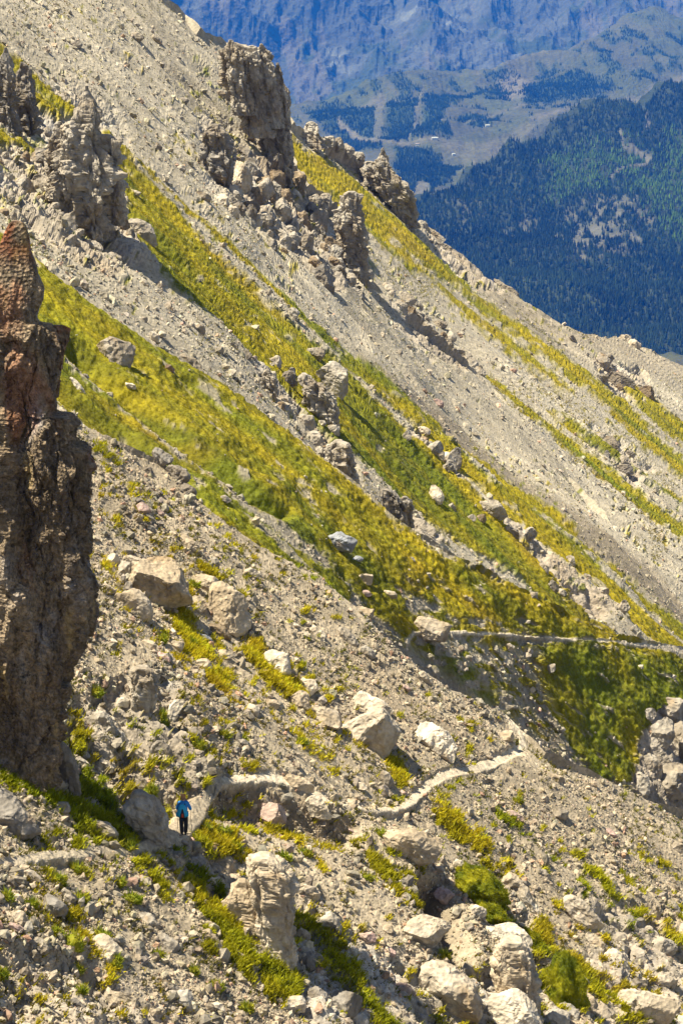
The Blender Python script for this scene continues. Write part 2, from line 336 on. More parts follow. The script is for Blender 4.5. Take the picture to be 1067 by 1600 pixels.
def rmask(U, V, polys, seed):
    m = np.zeros(U.shape); n = noise_px(U, V, 12, seed)*14
    for p, soft in polys: m = np.maximum(m, np.clip(.5-(poly_sd(U, V, p)+n)/soft, 0, 1))
    return m
def tufts(U, V, seed, thr, s=6):   # small scattered cushions of grass
    n = noise_px(U, V, s, seed, st=1.5); d = noise_px(U, V, 60, seed+2, st=2)
    return sst(thr, thr+.12, n+.35*d)

STEP = 1.6
# near slope
A = build_layer(TOP_A, 1790, STEP, Zplane, 30, 1)
U, V = A['U'], A['V']
pa = 1-sst(-3, 4, line_sd(U, V, PATH_A)+4*noise_px(U, V, 9, 30, 0, 1)+2.5); A['yel'] = .12+.2*sst(1250, 1400, V)*sst(600, 300, U)
gA = np.maximum(gmask(U, V, GR_A, 16, 17, 31)*(1-.9*sst(.12, .3, noise_px(U, V, 8, 38, 40, 1.6))), .9*tufts(U, V, 35, .50, 7))*(1-pa)*(1-.95*sst(-.02, .14, noise_px(U, V, 13, 39, 40, 2.2))*(V > 1330)*(U < 500))
soil_shadeA = np.maximum(np.clip(.6-poly_sd(U, V, [(335, 1228), (400, 1222), (470, 1250), (560, 1285), (540, 1300), (440, 1295), (370, 1275)])/14, 0, .85),
                   np.clip(.5-line_sd(U, V, [(560, 1030, 20), (640, 1110, 26), (740, 1180, 20)])/24, 0, .35))
soil_shadeA = np.maximum(soil_shadeA, np.clip(.5-poly_sd(U, V, [(645, 1370), (690, 1370), (720, 1430), (740, 1520), (700, 1520), (660, 1440)])/12, 0, .7))  # shade in the dark gully, put into the soil mask here
ex = -.8*np.exp(-((line_sd(U, V, [(350, 1245, 8), (460, 1275, 8), (540, 1300, 4)])-0)/20)**2)-2.0*np.exp(-(poly_sd(U, V, [(660, 1375), (690, 1380), (715, 1430), (735, 1500), (712, 1505), (675, 1440)]).clip(0)/9)**2)+.6*np.exp(-(poly_sd(U, V, [(230, 1080), (290, 1130), (330, 1210), (260, 1190)]).clip(0)/25)**2)
PX, PY, _w = zip(*PATH_A[9:23]); ex = ex+pa*np.clip(V-np.interp(U, PX, PY), -11, 11)*.028*(U > 338)*(U < 812)*(np.abs(V-np.interp(U, PX, PY)) < 26)
A['calm'] = .75*np.clip(.5-poly_sd(U, V, [(150, 1330), (300, 1330), (480, 1520), (470, 1620), (200, 1620), (100, 1450)])/60, 0, 1)
shade_layer(A, None, 2.6, 100, gA, rmask(U, V, RK_A, 41), soil_shadeA, SCR_N, [(.9, .12, .04), (.42, .07, .12), (.2, .045, .4)], pa, ex)
emit_layer(A, 'slope', M_NEAR, pa)
# grassy rib with the gully under its path
kB = rbf([(-200, 300, 1.5), (60, 500, 1.48), (300, 640, 1.46), (560, 800, 1.46), (850, 960, 1.48), (1067, 1015, 1.5), (1250, 1060, 1.52), (300, 1000, 1.35), (700, 1150, 1.62), (900, 1250, 1.68), (1067, 1280, 1.66), (600, 1000, 1.5), (1200, 1400, 1.7)])
B = build_layer(TOP_B, 1400, STEP, lambda u, v: Zplane(u, v)*kB(u, v), 50, 1)
U, V = B['U'], B['V']; pb = 1-sst(-1.5, 2.5, line_sd(U, V, PATH_B)+3*noise_px(U, V, 8, 50, 0, 1)+1.2)
crest = V-np.interp(U, *zip(*TOP_B)); B['yel'] = .55*sst(26, 4, crest)*sst(450, 700, U)+.1-.12*np.clip(.5-poly_sd(U, V, GRP_B[0])/30, 0, 1)-.3*np.clip(.5-line_sd(U, V, [(150, 590, 20), (350, 720, 24), (480, 830, 30)])/20, 0, 1)  # backlit yellow crest and shaded darker shoulder are put into the grass colour
gB = gmask(U, V, GR_B, 16, 8, 51, GRP_B); patch = sst(-.05, .25, noise_px(U, V, 14, 57, 10, 1.3)+.25)
gB = np.maximum(gB, patch*.95*np.clip(.5-poly_sd(U, V, [(560, 880), (700, 900), (960, 1000), (900, 1060), (880, 1180), (800, 1120), (700, 1050), (640, 1000)])/20, 0, 1))
gB = gB*(1-pb)*(1-.8*np.clip(.5-poly_sd(U, V, [(700, 1000), (850, 1010), (850, 1060), (890, 1150), (900, 1200), (800, 1110)])/14, 0, 1)*(noise_px(U, V, 6, 61) < .1))
gB = gB*(1-.85*sst(.26, .42, noise_px(U, V, 9, 63, 40, 5)+.25*np.clip(.5-line_sd(U, V, [(120, 600, 4), (260, 700, 10), (330, 760, 6), (470, 880, 10)])/16, 0, 1)-.12))
gul = -1.8*np.exp(-(line_sd(U, V, [(110, 540, 4), (200, 610, 8), (300, 690, 8), (400, 770, 8), (450, 800, 2)])/9.)**2)-1.2*np.exp(-(line_sd(U, V, [(70, 600, 4), (200, 680, 8), (330, 800, 8)])/7.)**2)
shade_layer(B, None, 3.6, 200, gB, rmask(U, V, [([(1000, 1085), (1100, 1080), (1100, 1280), (1040, 1280), (990, 1220), (1005, 1150)], 14), ([(250, 560), (240, 740), (180, 640)], 1)][:1], 71),
            .15+.3*sst(1040, 1200, V), SCR_M*.85, [(1.2, .25, .06), (.6, .14, .15), (.32, .07, .35)], pb, gul)
emit_layer(B, 'hillside', M_MID, pb)
# middle hillside
kC = rbf([(-200, 350, 1.6), (60, 400, 1.62), (300, 520, 1.68), (560, 720, 1.78), (800, 880, 1.95), (1067, 960, 2.15), (1250, 1150, 2.2), (455, 220, 2.05), (270, 0, 1.95), (575, 430, 2.1), (0, 0, 1.8), (-200, -200, 1.8), (760, 600, 2.25), (900, 1100, 1.95), (500, 950, 1.7)])
Cc = build_layer(TOP_C, 1130, STEP*1.15, lambda u, v: Zplane(u, v)*kC(u, v), 60, 1)
U, V = Cc['U'], Cc['V']; Cc['yel'] = .15+.5*np.clip(.5-line_sd(U, V, GR_C[2])/8, 0, 1)+.3*np.clip(.5-line_sd(U, V, GR_C[1])/8, 0, 1)-.25*sst(470, 600, U)*sst(760, 640, U)
gC = gmask(U, V, GR_C, 12, 6, 81)
gC = np.maximum(gC*(1-.7*sst(.46, .6, noise_px(U, V, 9, 83, 38, 4))), .85*tufts(U, V, 85, .50, 5))
gC = np.maximum(gC, .8*sst(.1, .3, noise_px(U, V, 10, 87))*np.clip(.5-poly_sd(U, V, [(-50, 200), (80, 215), (100, 300), (30, 330), (-50, 300)])/20, 0, 1))
soilC = np.clip(.5-line_sd(U, V, [(560, 560, 6), (700, 660, 10), (860, 790, 12), (1000, 900, 14), (1100, 990, 10)])/18, 0, .45)
shade_layer(Cc, None, 5.0, 300, gC, rmask(U, V, RK_C, 91), soilC, SCR_M, [(1.6, .22, .02), (.8, .10, .06), (.45, .05, .22)], None,
            .7*fbm(fl(Cc['P'], 60, 5, 9), 3, 333))
emit_layer(Cc, 'hillside', M_MID)
# far hillside with the skyline ridge
kE = rbf([(420, 500, 2.3), (420, 1150, 2.1), (460, 230, 2.55), (300, 0, 2.4), (650, 345, 2.85), (780, 440, 2.95), (760, 600, 2.4), (570, 430, 2.35), (1067, 572, 3.0), (1250, 700, 3.0), (1067, 960, 2.25), (900, 780, 2.35), (1250, 1150, 2.3)])
E = build_layer(TOP_E, 1180, STEP*1.2, lambda u, v: Zplane(u, v)*kE(u, v), 80, 1, 400)
U, V = E['U'], E['V']; E['yel'] = .35+.2*noise_px(U, V, 30, 99)
gE = np.maximum(gmask(U, V, GR_E, 14, 7, 101)*(1-.7*sst(.5, .65, noise_px(U, V, 7, 103, 38, 6))), .85*tufts(U, V, 105, .42, 4.5))
brown = .55*sst(60, 10, V-np.interp(U, *zip(*TOP_E)))*sst(640, 720, U)
shade_layer(E, None, 6.5, 400, gE, rmask(U, V, RK_E, 111), brown*.6, SCR_M*1.02, [(2.2, .26, .02), (1.1, .13, .06), (.65, .06, .2)], None, .9*fbm(fl(E['P'], 90, 7, 12), 3, 433))
emit_layer(E, 'hillside', M_FAR)
# ------------------------------------------------------------------ the valley: forested hill, ski plateau, far massif
TOP_D = [(300, 640), (560, 470), (640, 372), (664, 345), (690, 322), (719, 300), (735, 275), (749, 262), (780, 248), (814, 236), (850, 218), (884, 206), (920, 196), (964, 193), (1000, 203), (1014, 176), (1035, 160), (1067, 140), (1300, 60)]
TOP_M = [(200, 215), (420, 192), (480, 181), (534, 172), (565, 163), (600, 150), (640, 138), (684, 128), (720, 121), (760, 123), (800, 116), (834, 110), (880, 98), (930, 78), (975, 55), (1005, 38), (1025, 36), (1039, 48), (1067, 56), (1300, 130)]
zD = rbf([(664, 345, 5600), (860, 210, 6300), (1067, 145, 6700), (1300, 60, 6900), (700, 560, 4600), (1067, 570, 4500), (1300, 700, 4300), (860, 400, 5300), (1020, 300, 5950), (550, 560, 4900)])
zM = rbf([(480, 181, 9300), (720, 121, 9900), (1005, 38, 10800), (1300, 110, 11000), (750, 262, 7500), (620, 240, 7900), (620, 330, 7000), (400, 300, 7800), (1000, 190, 8600), (1300, 300, 8000), (700, 420, 6400), (300, 500, 6600), (860, 130, 9700)])
zF = rbf([(300, 200, 12200), (480, 190, 12300), (800, 130, 12600), (1067, 80, 12900), (600, 0, 13800), (1067, -100, 14500), (300, -50, 13600), (600, -350, 15800), (1300, -350, 16000), (1300, 200, 12600), (0, -350, 15500), (560, 90, 12700), (760, 60, 13300), (900, 20, 13600)])
def valley(name, top, vbot, step, Zf, fold, umin, colf, S, amp, seed, rg):
    L = build_layer(top, vbot, step, Zf, fold, 1, umin); P, U, V = L['P'], L['U'], L['V']
    D = amp*(fbm(P/S, 6, seed, .52, True)+.4)
    if rg:
        Q = P.copy(); Q[..., 0] *= 1.5; D = D+rg*fbm(Q*np.array([1, .35, .5])/(S*.6), 5, seed+9, .55, True)
    L['D'] = P+L['N']*D[..., None]; L['C'] = np.clip(colf(L, P, U, V), .005, .8); emit_layer(L, name, M_VAL); return L
def blob(U, V, poly, soft, seed, a=1., na=6): return a*np.clip(.5-(poly_sd(U, V, poly)+noise_px(U, V, 9, seed, 20, 1.5)*na)/soft, 0, 1)
def strk(U, V, ln, soft, seed, a=1.): return a*np.clip(.5-(line_sd(U, V, ln)+noise_px(U, V, 6, seed, 20, 1)*3)/soft, 0, 1)
def massif_col(L, P, U, V):
    c = np.broadcast_to(np.array((.062, .064, .07)), P.shape).copy(); n = fbm(P/500, 5, 71); s = vn(np.stack([P[..., 2]/38+fbm(P/300, 3, 73)*3.0, P[..., 0]/900, P[..., 1]/900], -1), 75)  # cloud shade over the massif is put into this darker base colour
    c = c*(1+.32*s*(n > -.1)+.5*n)[..., None]
    veg = sst(.0, .3, fbm(P/260, 4, 77)+(V-110)/260-.1); c = mixc(c, np.array((.035, .045, .024)), veg*.9)
    sl = sst(.2, .4, noise_px(U, V, 26, 79, 70, 2.5)); c = mixc(c, np.array((.10, .085, .085)), sl*.7)
    snow = blob(U, V, [(630, 60), (690, 58), (700, 90), (650, 95), (610, 110)], 22, 81)+blob(U, V, [(500, 60), (545, 20), (600, 40), (560, 70)], 26, 82)+blob(U, V, [(510, 115), (540, 110), (545, 145), (515, 150)], 18, 83)
    c = mixc(c, np.array((.17, .17, .18)), np.clip(snow, 0, 1)*sst(-.1, .4, s)*.6); return c
F_ = valley('mountain', [(-200, -350), (1300, -350)], 330, 2.2, zF, 500, 100, massif_col, 900, 230, 501, 120)
FOREST_M = [([(530, 178), (600, 200), (596, 246), (560, 240), (500, 215), (480, 190)], 8), ([(604, 180), (660, 170), (648, 245), (606, 240)], 8), ([(664, 165), (720, 160), (760, 150), (700, 180), (690, 225), (655, 244)], 8),
            ([(565, 232), (620, 230), (700, 228), (706, 240), (640, 250), (570, 245)], 6), ([(620, 262), (700, 264), (720, 268), (712, 300), (670, 330), (640, 345), (620, 300)], 8), ([(716, 205), (770, 198), (785, 212), (750, 222), (715, 215)], 6),
            ([(735, 205), (780, 200), (770, 215), (740, 218)], 5), ([(820, 140), (900, 130), (960, 150), (930, 165), (820, 175), (815, 155)], 12), ([(540, 252), (585, 250), (600, 262), (560, 270)], 6), ([(770, 130), (800, 150), (790, 165), (760, 160)], 10)]
def plateau_col(L, P, U, V):
    c = np.broadcast_to(np.array((.062, .06, .038)), P.shape).copy(); n = fbm(P/260, 5, 85)
    c = c*(1+.35*n)[..., None]; c = mixc(c, np.array((.055, .062, .026)), sst(-.2, .4, noise_px(U, V, 30, 87, 15, 2))*.75)
    f = 0
    for k, (p, s) in enumerate(FOREST_M): f = np.maximum(f, blob(U, V, p, s, 89+k))
    sp = sst(.12, .3, noise_px(U, V, 10, 105, 25, 2))*np.clip((250-V)/80, 0, 1)*.7
    f = np.maximum(f, sp); L['f'] = f
    c = mixc(c, np.array((.028, .042, .022)), f)
    pale = blob(U, V, [(775, 135), (800, 120), (830, 130), (815, 165), (790, 170), (770, 155)], 14, 107, .9)
    for ln, a in [([(560, 190, 4), (598, 172, 12), (594, 210, 12), (588, 247, 12)], .5), ([(662, 152, 3), (652, 195, 5), (642, 248, 5)], .6), ([(534, 212, 6), (560, 224, 7), (590, 237, 7)], .9), ([(565, 252, 4), (640, 254, 4), (700, 247, 4)], .6),
                  ([(620, 225, 3), (680, 226, 5), (720, 218, 4)], .7), ([(745, 262, 6), (735, 280, 12), (725, 300, 10)], .6), ([(690, 228, 3), (740, 210, 4), (820, 180, 4)], .5), ([(1067, 135, 10), (1000, 165, 10), (900, 195, 8), (830, 215, 6)], .6),
                  ([(655, 330, 8), (664, 322, 18), (650, 345, 14)], .7), ([(700, 262, 26), (760, 255, 20), (830, 225, 14)], .35), ([(690, 128, 2), (760, 124, 2), (880, 99, 2), (1000, 40, 2)], .5)]:
        pale = np.maximum(pale, strk(U, V, ln, 4, 109, a)); L['f'] = L['f']*(1-strk(U, V, ln, 4, 109, 1))
    return mixc(c, np.array((.13, .11, .085)), pale)
M_ = valley('plateau', TOP_M, 640, 2.2, zM, 500, 260, plateau_col, 700, 70, 601, 25)
OPEN_D = [blobp for blobp in ([(880, 360), (930, 335), (980, 350), (1010, 380), (990, 395), (930, 395)], [(860, 395), (900, 375), (1000, 400), (990, 425), (900, 440)], [(705, 350), (745, 355), (740, 365)], [(785, 378), (815, 368), (830, 366), (800, 395)])]
TRAIL_D = [(1003, 205, 3), (1009, 222, 4), (1000, 232, 3)], [(962, 240, 3), (968, 258, 5), (992, 262, 5), (1010, 272, 6), (1002, 282, 6), (975, 290, 5), (949, 304, 4)]
def forest_col(L, P, U, V):
    n = fbm(P/160, 4, 121); c = np.broadcast_to(np.array((.025, .034, .02)), P.shape).copy()*(1+.4*n)[..., None]
    op = 0
    for k, p in enumerate(OPEN_D): op = np.maximum(op, blob(U, V, p, 20, 123+k, .75, 22)*sst(-.25, .2, noise_px(U, V, 5, 125+k, 20, 2)))
    for t in TRAIL_D: op = np.maximum(op, strk(U, V, t, 4, 131, .9))
    L['f'] = 1-op; c = mixc(c, np.array((.12, .11, .09)), op)
    L['sunlit'] = np.maximum(blob(U, V, [(855, 262), (900, 250), (960, 262), (985, 250), (1000, 300), (950, 310), (900, 330), (850, 330)], 26, 133, 1, 14), blob(U, V, [(960, 320), (1010, 310), (1040, 240), (1067, 240), (1300, 300), (1300, 420), (1067, 410), (1020, 370)], 30, 135, 1, 16)); return c  # sunlit patches of forest, put into the tree colour as lighter green
D_ = valley('forest_hill', TOP_D, 760, 2.4, zD, 300, 480, forest_col, 500, 60, 701, 40)

# air: pale volume round everything below the sky
hz = new_mat('haze_air')[0]; t = hz.node_tree; t.nodes.remove(t.nodes['Principled BSDF'])
pv = t.nodes.new('ShaderNodeVolumePrincipled'); pv.inputs['Color'].default_value = (.006, .115, .62, 1); pv.inputs['Density'].default_value = 7.6e-5
pv.inputs['Absorption Color'].default_value = (.55, .75, 1.0, 1)
t.links.new(pv.outputs[0], t.nodes['Material Output'].inputs['Volume'])
hb = np.array([(x, y, z) for x in (-9000, 9000) for y in (-400, 19000) for z in (-4200, 1800)], float)
ho = link('haze', mesh_np('haze', hb, np.array([(0, 1, 3, 2), (4, 6, 7, 5), (0, 4, 5, 1), (2, 3, 7, 6), (0, 2, 6, 4), (1, 5, 7, 3)])), hz); tag(ho, kind='stuff')
ho['label'] = 'thin blue haze filling the valley'

# ------------------------------------------------------------------ scattering: stones, grass blades, trees
def sample(L, w, n, seed, jit=1.0):
    g = np.random.default_rng(seed); nb = L['nb']; W = w[nb:].copy()
    a = np.gradient(L['U'], axis=1)[nb:]*np.gradient(L['V'], axis=0)[nb:]; U, V = L['U'][nb:], L['V'][nb:]
    W = W*a*((U > -60) & (U < 1130) & (V > -60) & (V < 1680)); p = W.ravel().cumsum(); tot = p[-1]
    k = np.searchsorted(p, g.random(n)*tot); r, c = np.unravel_index(k, W.shape)
    r = np.clip(r, 0, W.shape[0]-2); c = np.clip(c, 0, W.shape[1]-2); s, t = g.random((2, n, 1))
    D = L['D'][nb:]; P = D[r, c]*(1-s)*(1-t)+D[r+1, c]*s*(1-t)+D[r, c+1]*(1-s)*t+D[r+1, c+1]*s*t
    return P, r+nb, c, g
def base_stones(n=10):
    bm = bmesh.new(); bmesh.ops.create_icosphere(bm, subdivisions=1, radius=1); bm.verts.ensure_lookup_table()
    V = np.array([v.co[:] for v in bm.verts]); F = np.array([[v.index for v in f.verts] for f in bm.faces]); bm.free(); out = []
    for k in range(n):
        g = np.random.default_rng(900+k); W = V.copy()
        for _ in range(7):
            d = g.normal(size=3); d /= np.linalg.norm(d); m = g.uniform(.35, .75); q = W@d; W = W-np.outer(np.maximum(q-m, 0), d)
        W = W*np.array([1, g.uniform(.6, .95), g.uniform(.4, .75)])/np.abs(W).max(); out.append(W)
    return out, F
BST, BF = base_stones()
def rotm(g, n):
    q = g.normal(size=(n, 4)); q /= np.linalg.norm(q, axis=1, keepdims=True); a, b, c, d = q.T
    return np.stack([np.stack([1-2*(c*c+d*d), 2*(b*c-a*d), 2*(b*d+a*c)], -1), np.stack([2*(b*c+a*d), 1-2*(b*b+d*d), 2*(c*d-a*b)], -1), np.stack([2*(b*d-a*c), 2*(c*d+a*b), 1-2*(b*b+c*c)], -1)], 1)
def scatter_stones(name, L, w, n, smin, smax, power, col, mat, seed, label):
    P, r, c, g = sample(L, w, n, seed); s = np.minimum(smin*(1-g.random(n))**(-1/power), smax); R = rotm(g, n)
    vid = g.integers(0, len(BST), n); B0 = np.array(BST)[vid]*s[:, None, None]
    Q = np.einsum('nij,nkj->nki', R, B0)+(P+L['N'][r, c]*(s*.22)[:, None])[:, None]
    cc = col[None]*(1+.22*g.normal(size=(n, 1)))*(1+g.normal(size=(n, 3))*np.array([.03, .015, .04])); cc = np.where(g.random((n, 1)) < .06, cc*np.array([1.15, .88, .82]), cc)
    k = Q.shape[1]; F = BF[None]+(np.arange(n)*k)[:, None, None]
    o = link(name, mesh_np(name, Q.reshape(-1, 3), F.reshape(-1, 3), np.clip(np.repeat(cc, k, 0), .03, .8)), mat); tag(o, label, kind='stuff'); return o
def scatter_grass(name, L, w, n, h, nb, mat, seed, label, colmul=1.0, wd=.22, spread=.6):
    P, r, c, g = sample(L, w, n, seed); up = L['N'][r, c]*.55+np.array([0, 0, .6]); m = n*nb
    P = np.repeat(P, nb, 0)+g.normal(size=(m, 3))*h*spread*np.array([1, 1, .25]); up = np.repeat(up, nb, 0)+g.normal(size=(m, 3))*.42+FALL*.25
    hh = h*g.uniform(.55, 1.3, (m, 1)); side = g.normal(size=(m, 3)); side -= up*((side*up).sum(1)/(up*up).sum(1))[:, None]; side /= np.linalg.norm(side, axis=1, keepdims=True)
    b = side*h*wd; Q = np.stack([P-b-up*.15*hh, P+b-up*.15*hh, P+up*hh], 1); F = np.arange(m*3).reshape(m, 3)
    cc = np.repeat(L['gcol'][r, c]*(1+.16*g.normal(size=(n, 1))), nb, 0)*colmul*(1+.12*g.normal(size=(m, 1)))
    o = link(name, mesh_np(name, Q.reshape(-1, 3), F, np.clip(np.repeat(cc, 3, 0), .008, .6)), mat); tag(o, label, kind='stuff'); return o
sc = lambda L, b=0: np.clip(1-L['g']*1.6, .0, 1)*(1-.5*L['r'])+b
wA = sc(A)*(1-.93*pa)*(.35+1.3*sst(-.3, .35, noise_px(A['U'], A['V'], 40, 141, 40, 2)))
SN = SCR_N*1.15
scatter_stones('scree', A, wA, 52000, .04, .26, 2.5, SN, M_ROCKN, 11, 'loose pale broken stones covering the near slope')
scatter_stones('scree', B, sc(B, .03)*(1-.9*pb), 12000, .09, .5, 2.4, SCR_M, M_ROCKF, 12, 'loose grey stones scattered in the gully')
scatter_stones('scree', Cc, sc(Cc, .012), 22000, .13, .8, 2.5, SCR_M*.98, M_ROCKF, 13, 'loose stones covering the middle hillside')
scatter_stones('scree', E, sc(E, .01), 11000, .18, .9, 2.6, SCR_M*.98, M_ROCKF, 14, 'loose stones covering the far hillside')
scatter_grass('grass', A, A['g']**1.5, 24000, .15, 6, M_GRASS, 21, 'bright green and yellow grass growing between the stones of the near slope', 2.1)
scatter_grass('grass', B, B['g']**2, 80000, .065, 4, M_GRASS, 22, 'olive and yellow grass covering the long rib above the gully')
scatter_grass('grass', Cc, Cc['g']**2, 70000, .085, 4, M_GRASS, 23, 'yellow green grass in long strips down the middle hillside')
scatter_grass('grass', E, E['g']**2, 36000, .11, 4, M_GRASS, 24, 'yellow green grass in thin strips down the far hillside')
cl2 = lambda L, k: sc(L)*sst(-.15, .35, noise_px(L['U'], L['V'], 30, k, 40, 2))
scatter_grass('grass', Cc, cl2(Cc, 171), 9000, .19, 5, M_GRASS, 25, 'tiny olive tufts dotted over the scree of the middle hillside', .9)
scatter_grass('grass', E, cl2(E, 172)*(.4+sst(500, 700, E['U'])), 12000, .30, 5, M_GRASS, 26, 'tiny olive tufts dotted over the scree of the far hillside', .9)
scatter_grass('grass', A, cl2(A, 173)*(1-pa), 3600, .12, 12, M_GRASS, 27, 'tiny green tufts dotted between the stones of the near slope', .8)
scatter_stones('scree', A, wA*sst(.05, .35, noise_px(A['U'], A['V'], 26, 174, 40, 1.5))*(1-.85*np.clip(.5-poly_sd(A['U'], A['V'], [(480, 940), (620, 1030), (830, 1160), (1080, 1280), (1080, 1420), (860, 1330), (700, 1190), (560, 1100)])/60, 0, 1)), 5200, .09, .42, 2.5, np.array((.26, .225, .175)), M_ROCKN, 15, 'darker grey rubble lying in patches on the near slope')
def scatter_trees(name, L, w, n, h, seed, label, sunlit=None):
    P, r, c, g = sample(L, w, n, seed); hh = h*g.uniform(.55, 1.25, n); k = 6; a = np.arange(k)*2*np.pi/k+g.random((n, 1))*6
    rad = hh*.17; ring = np.stack([np.cos(a)*rad[:, None], np.sin(a)*rad[:, None], a*0+.12*hh[:, None]], -1)+P[:, None]
    ring2 = np.stack([np.cos(a)*rad[:, None]*.62, np.sin(a)*rad[:, None]*.62, a*0+.5*hh[:, None]], -1)+P[:, None]; ring2 += g.normal(size=ring2.shape)*hh[:, None, None]*.02
    tip = P+np.stack([hh*0, hh*0, hh], -1); Q = np.concatenate([ring, ring2, tip[:, None]], 1)
    i = np.arange(k); j = (i+1) % k; f = np.concatenate([np.stack([i, j, k+j], -1), np.stack([i, k+j, k+i], -1), np.stack([k+i, k+j, i*0+2*k], -1)])
    F = f[None]+(np.arange(n)*(2*k+1))[:, None, None]; cc = np.array((.024, .040, .020))[None]*(1+.35*g.normal(size=(n, 1))+.9*fbm(P/220, 4, seed)[:, None])
    if sunlit is not None:
        m = (g.random(n) < sunlit[r, c]*.75)[:, None]; cc = np.where(m, np.array((.10, .17, .03))*(1+.25*g.normal(size=(n, 1))), cc)
    o = link(name, mesh_np(name, Q.reshape(-1, 3), F.reshape(-1, 3), np.clip(np.repeat(cc, 2*k+1, 0), .004, .4)), M_TREE); tag(o, label, kind='stuff')
scatter_trees('forest', D_, D_['f']**2, 52000, 15, 31, 'dense conifer forest covering the hill across the valley', D_['sunlit'])
scatter_trees('forest', M_, M_['f']**2, 16000, 14, 32, 'conifer forest patches between the ski runs on the plateau')
# ------------------------------------------------------------------ rocks
CR, CU, CF = np.array([1., 0, 0]), np.array([0, SP, CP]), np.array([0, CP, -SP])
LY = dict(A=A, B=B, C=Cc, E=E)
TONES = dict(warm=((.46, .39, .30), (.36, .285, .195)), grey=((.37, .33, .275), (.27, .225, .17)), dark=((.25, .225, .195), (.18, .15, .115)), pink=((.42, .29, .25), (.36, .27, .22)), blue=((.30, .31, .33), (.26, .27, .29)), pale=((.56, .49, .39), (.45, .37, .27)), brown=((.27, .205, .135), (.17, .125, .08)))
ICO = {}
def ico(n):
    if n not in ICO:
        bm = bmesh.new(); bmesh.ops.create_icosphere(bm, subdivisions=n, radius=1)
        ICO[n] = (np.array([v.co[:] for v in bm.verts]), np.array([[v.index for v in f.verts] for f in bm.faces])); bm.free()
    return ICO[n]
def rock_color(P, tone, S, seed, r):
    a, b = TONES[tone]; n = fbm(P/(.8*S), 4, seed); c = np.broadcast_to(np.array(a), P.shape).copy()
    c = mixc(c, b, np.clip(.5+1.6*n, 0, 1)); c = c*(1+.16*(r-.5)+.34*fbm(P/(.18*S), 4, seed+4))[..., None]
    return mixc(c, (.30, .20, .10), np.clip(2.0*fbm(P/(.5*S), 3, seed+7)-.75, 0, .5))
def boulder_mesh(name, w, h, d, tilt, seed, tone, sub=4, rough=1.0, cuts=14):
    g = np.random.default_rng(seed); V, F = ico(sub); W = V/(np.abs(V)**4).sum(1, keepdims=True)**.25; W = W@np.linalg.qr(g.normal(size=(3, 3))*.35+np.eye(3))[0]
    for _ in range(cuts):
        q = g.normal(size=3); q /= np.linalg.norm(q); m = g.uniform(.62, 1.02); W = W-np.outer(np.maximum(W@q-m, 0)*.98, q)
    W = W/np.abs(W).max(0); S = max(w, h)
    W = W*np.array([w, h, d])*.5; nn = V/np.linalg.norm(V, axis=1, keepdims=True); off = g.uniform(-50, 50, 3)
    h1, e1, c1 = facet(W/(.5*S)+off, seed); h2, e2, c2 = facet(W/(.16*S)+off, seed+1); h4, e4, c4 = facet(W/(.06*S)+off, seed+2)
    W = W+nn*(S*rough*(.075*h1+.036*h2+.020*h4+.009*facet(W/(.028*S)+off, seed+3)[0]-.022*(1-sst(0, .1, e1))-.010*(1-sst(0, .14, e2))+.03*fbm(W/(.3*S)+off, 3, seed)))[:, None]
    t = math.radians(tilt); ax = CR*math.cos(t)-CU*math.sin(t); ay = CR*math.sin(t)+CU*math.cos(t); az = -CF
    P = W[:, :1]*ax+W[:, 1:2]*ay+W[:, 2:]*az
    return mesh_np(name, P, F, np.clip(rock_color(P+off, tone, S, seed, c1), .02, .8))
GROUPS = {}
def boulder(ly, cx, cy, w, h, tilt, tone, label, cat='boulder', name='boulder', sub=4, rough=1.0, cuts=14, lift=.16, group=None, deep=.85):
    L = LY[ly]; seed = int(cx*7+cy*13) % 9973; C = lookup(L, cx, cy)[0]; n = lookup(L, cx, cy, 'N')[0]; Z = C@CF; k = Z/FPX
    q_ = 1.1; lift = lift-.05+.06*(sub >= 5); w, h = w*k*q_, h*k*q_; d = min(w, h)*deep*1.25
    o = link(name, boulder_mesh(name, w, h, d, tilt, seed, tone, sub, rough, cuts), M_ROCKN if ly == 'A' else M_ROCKF, C+n*lift*min(w, h)); tag(o, label, cat, group); return o
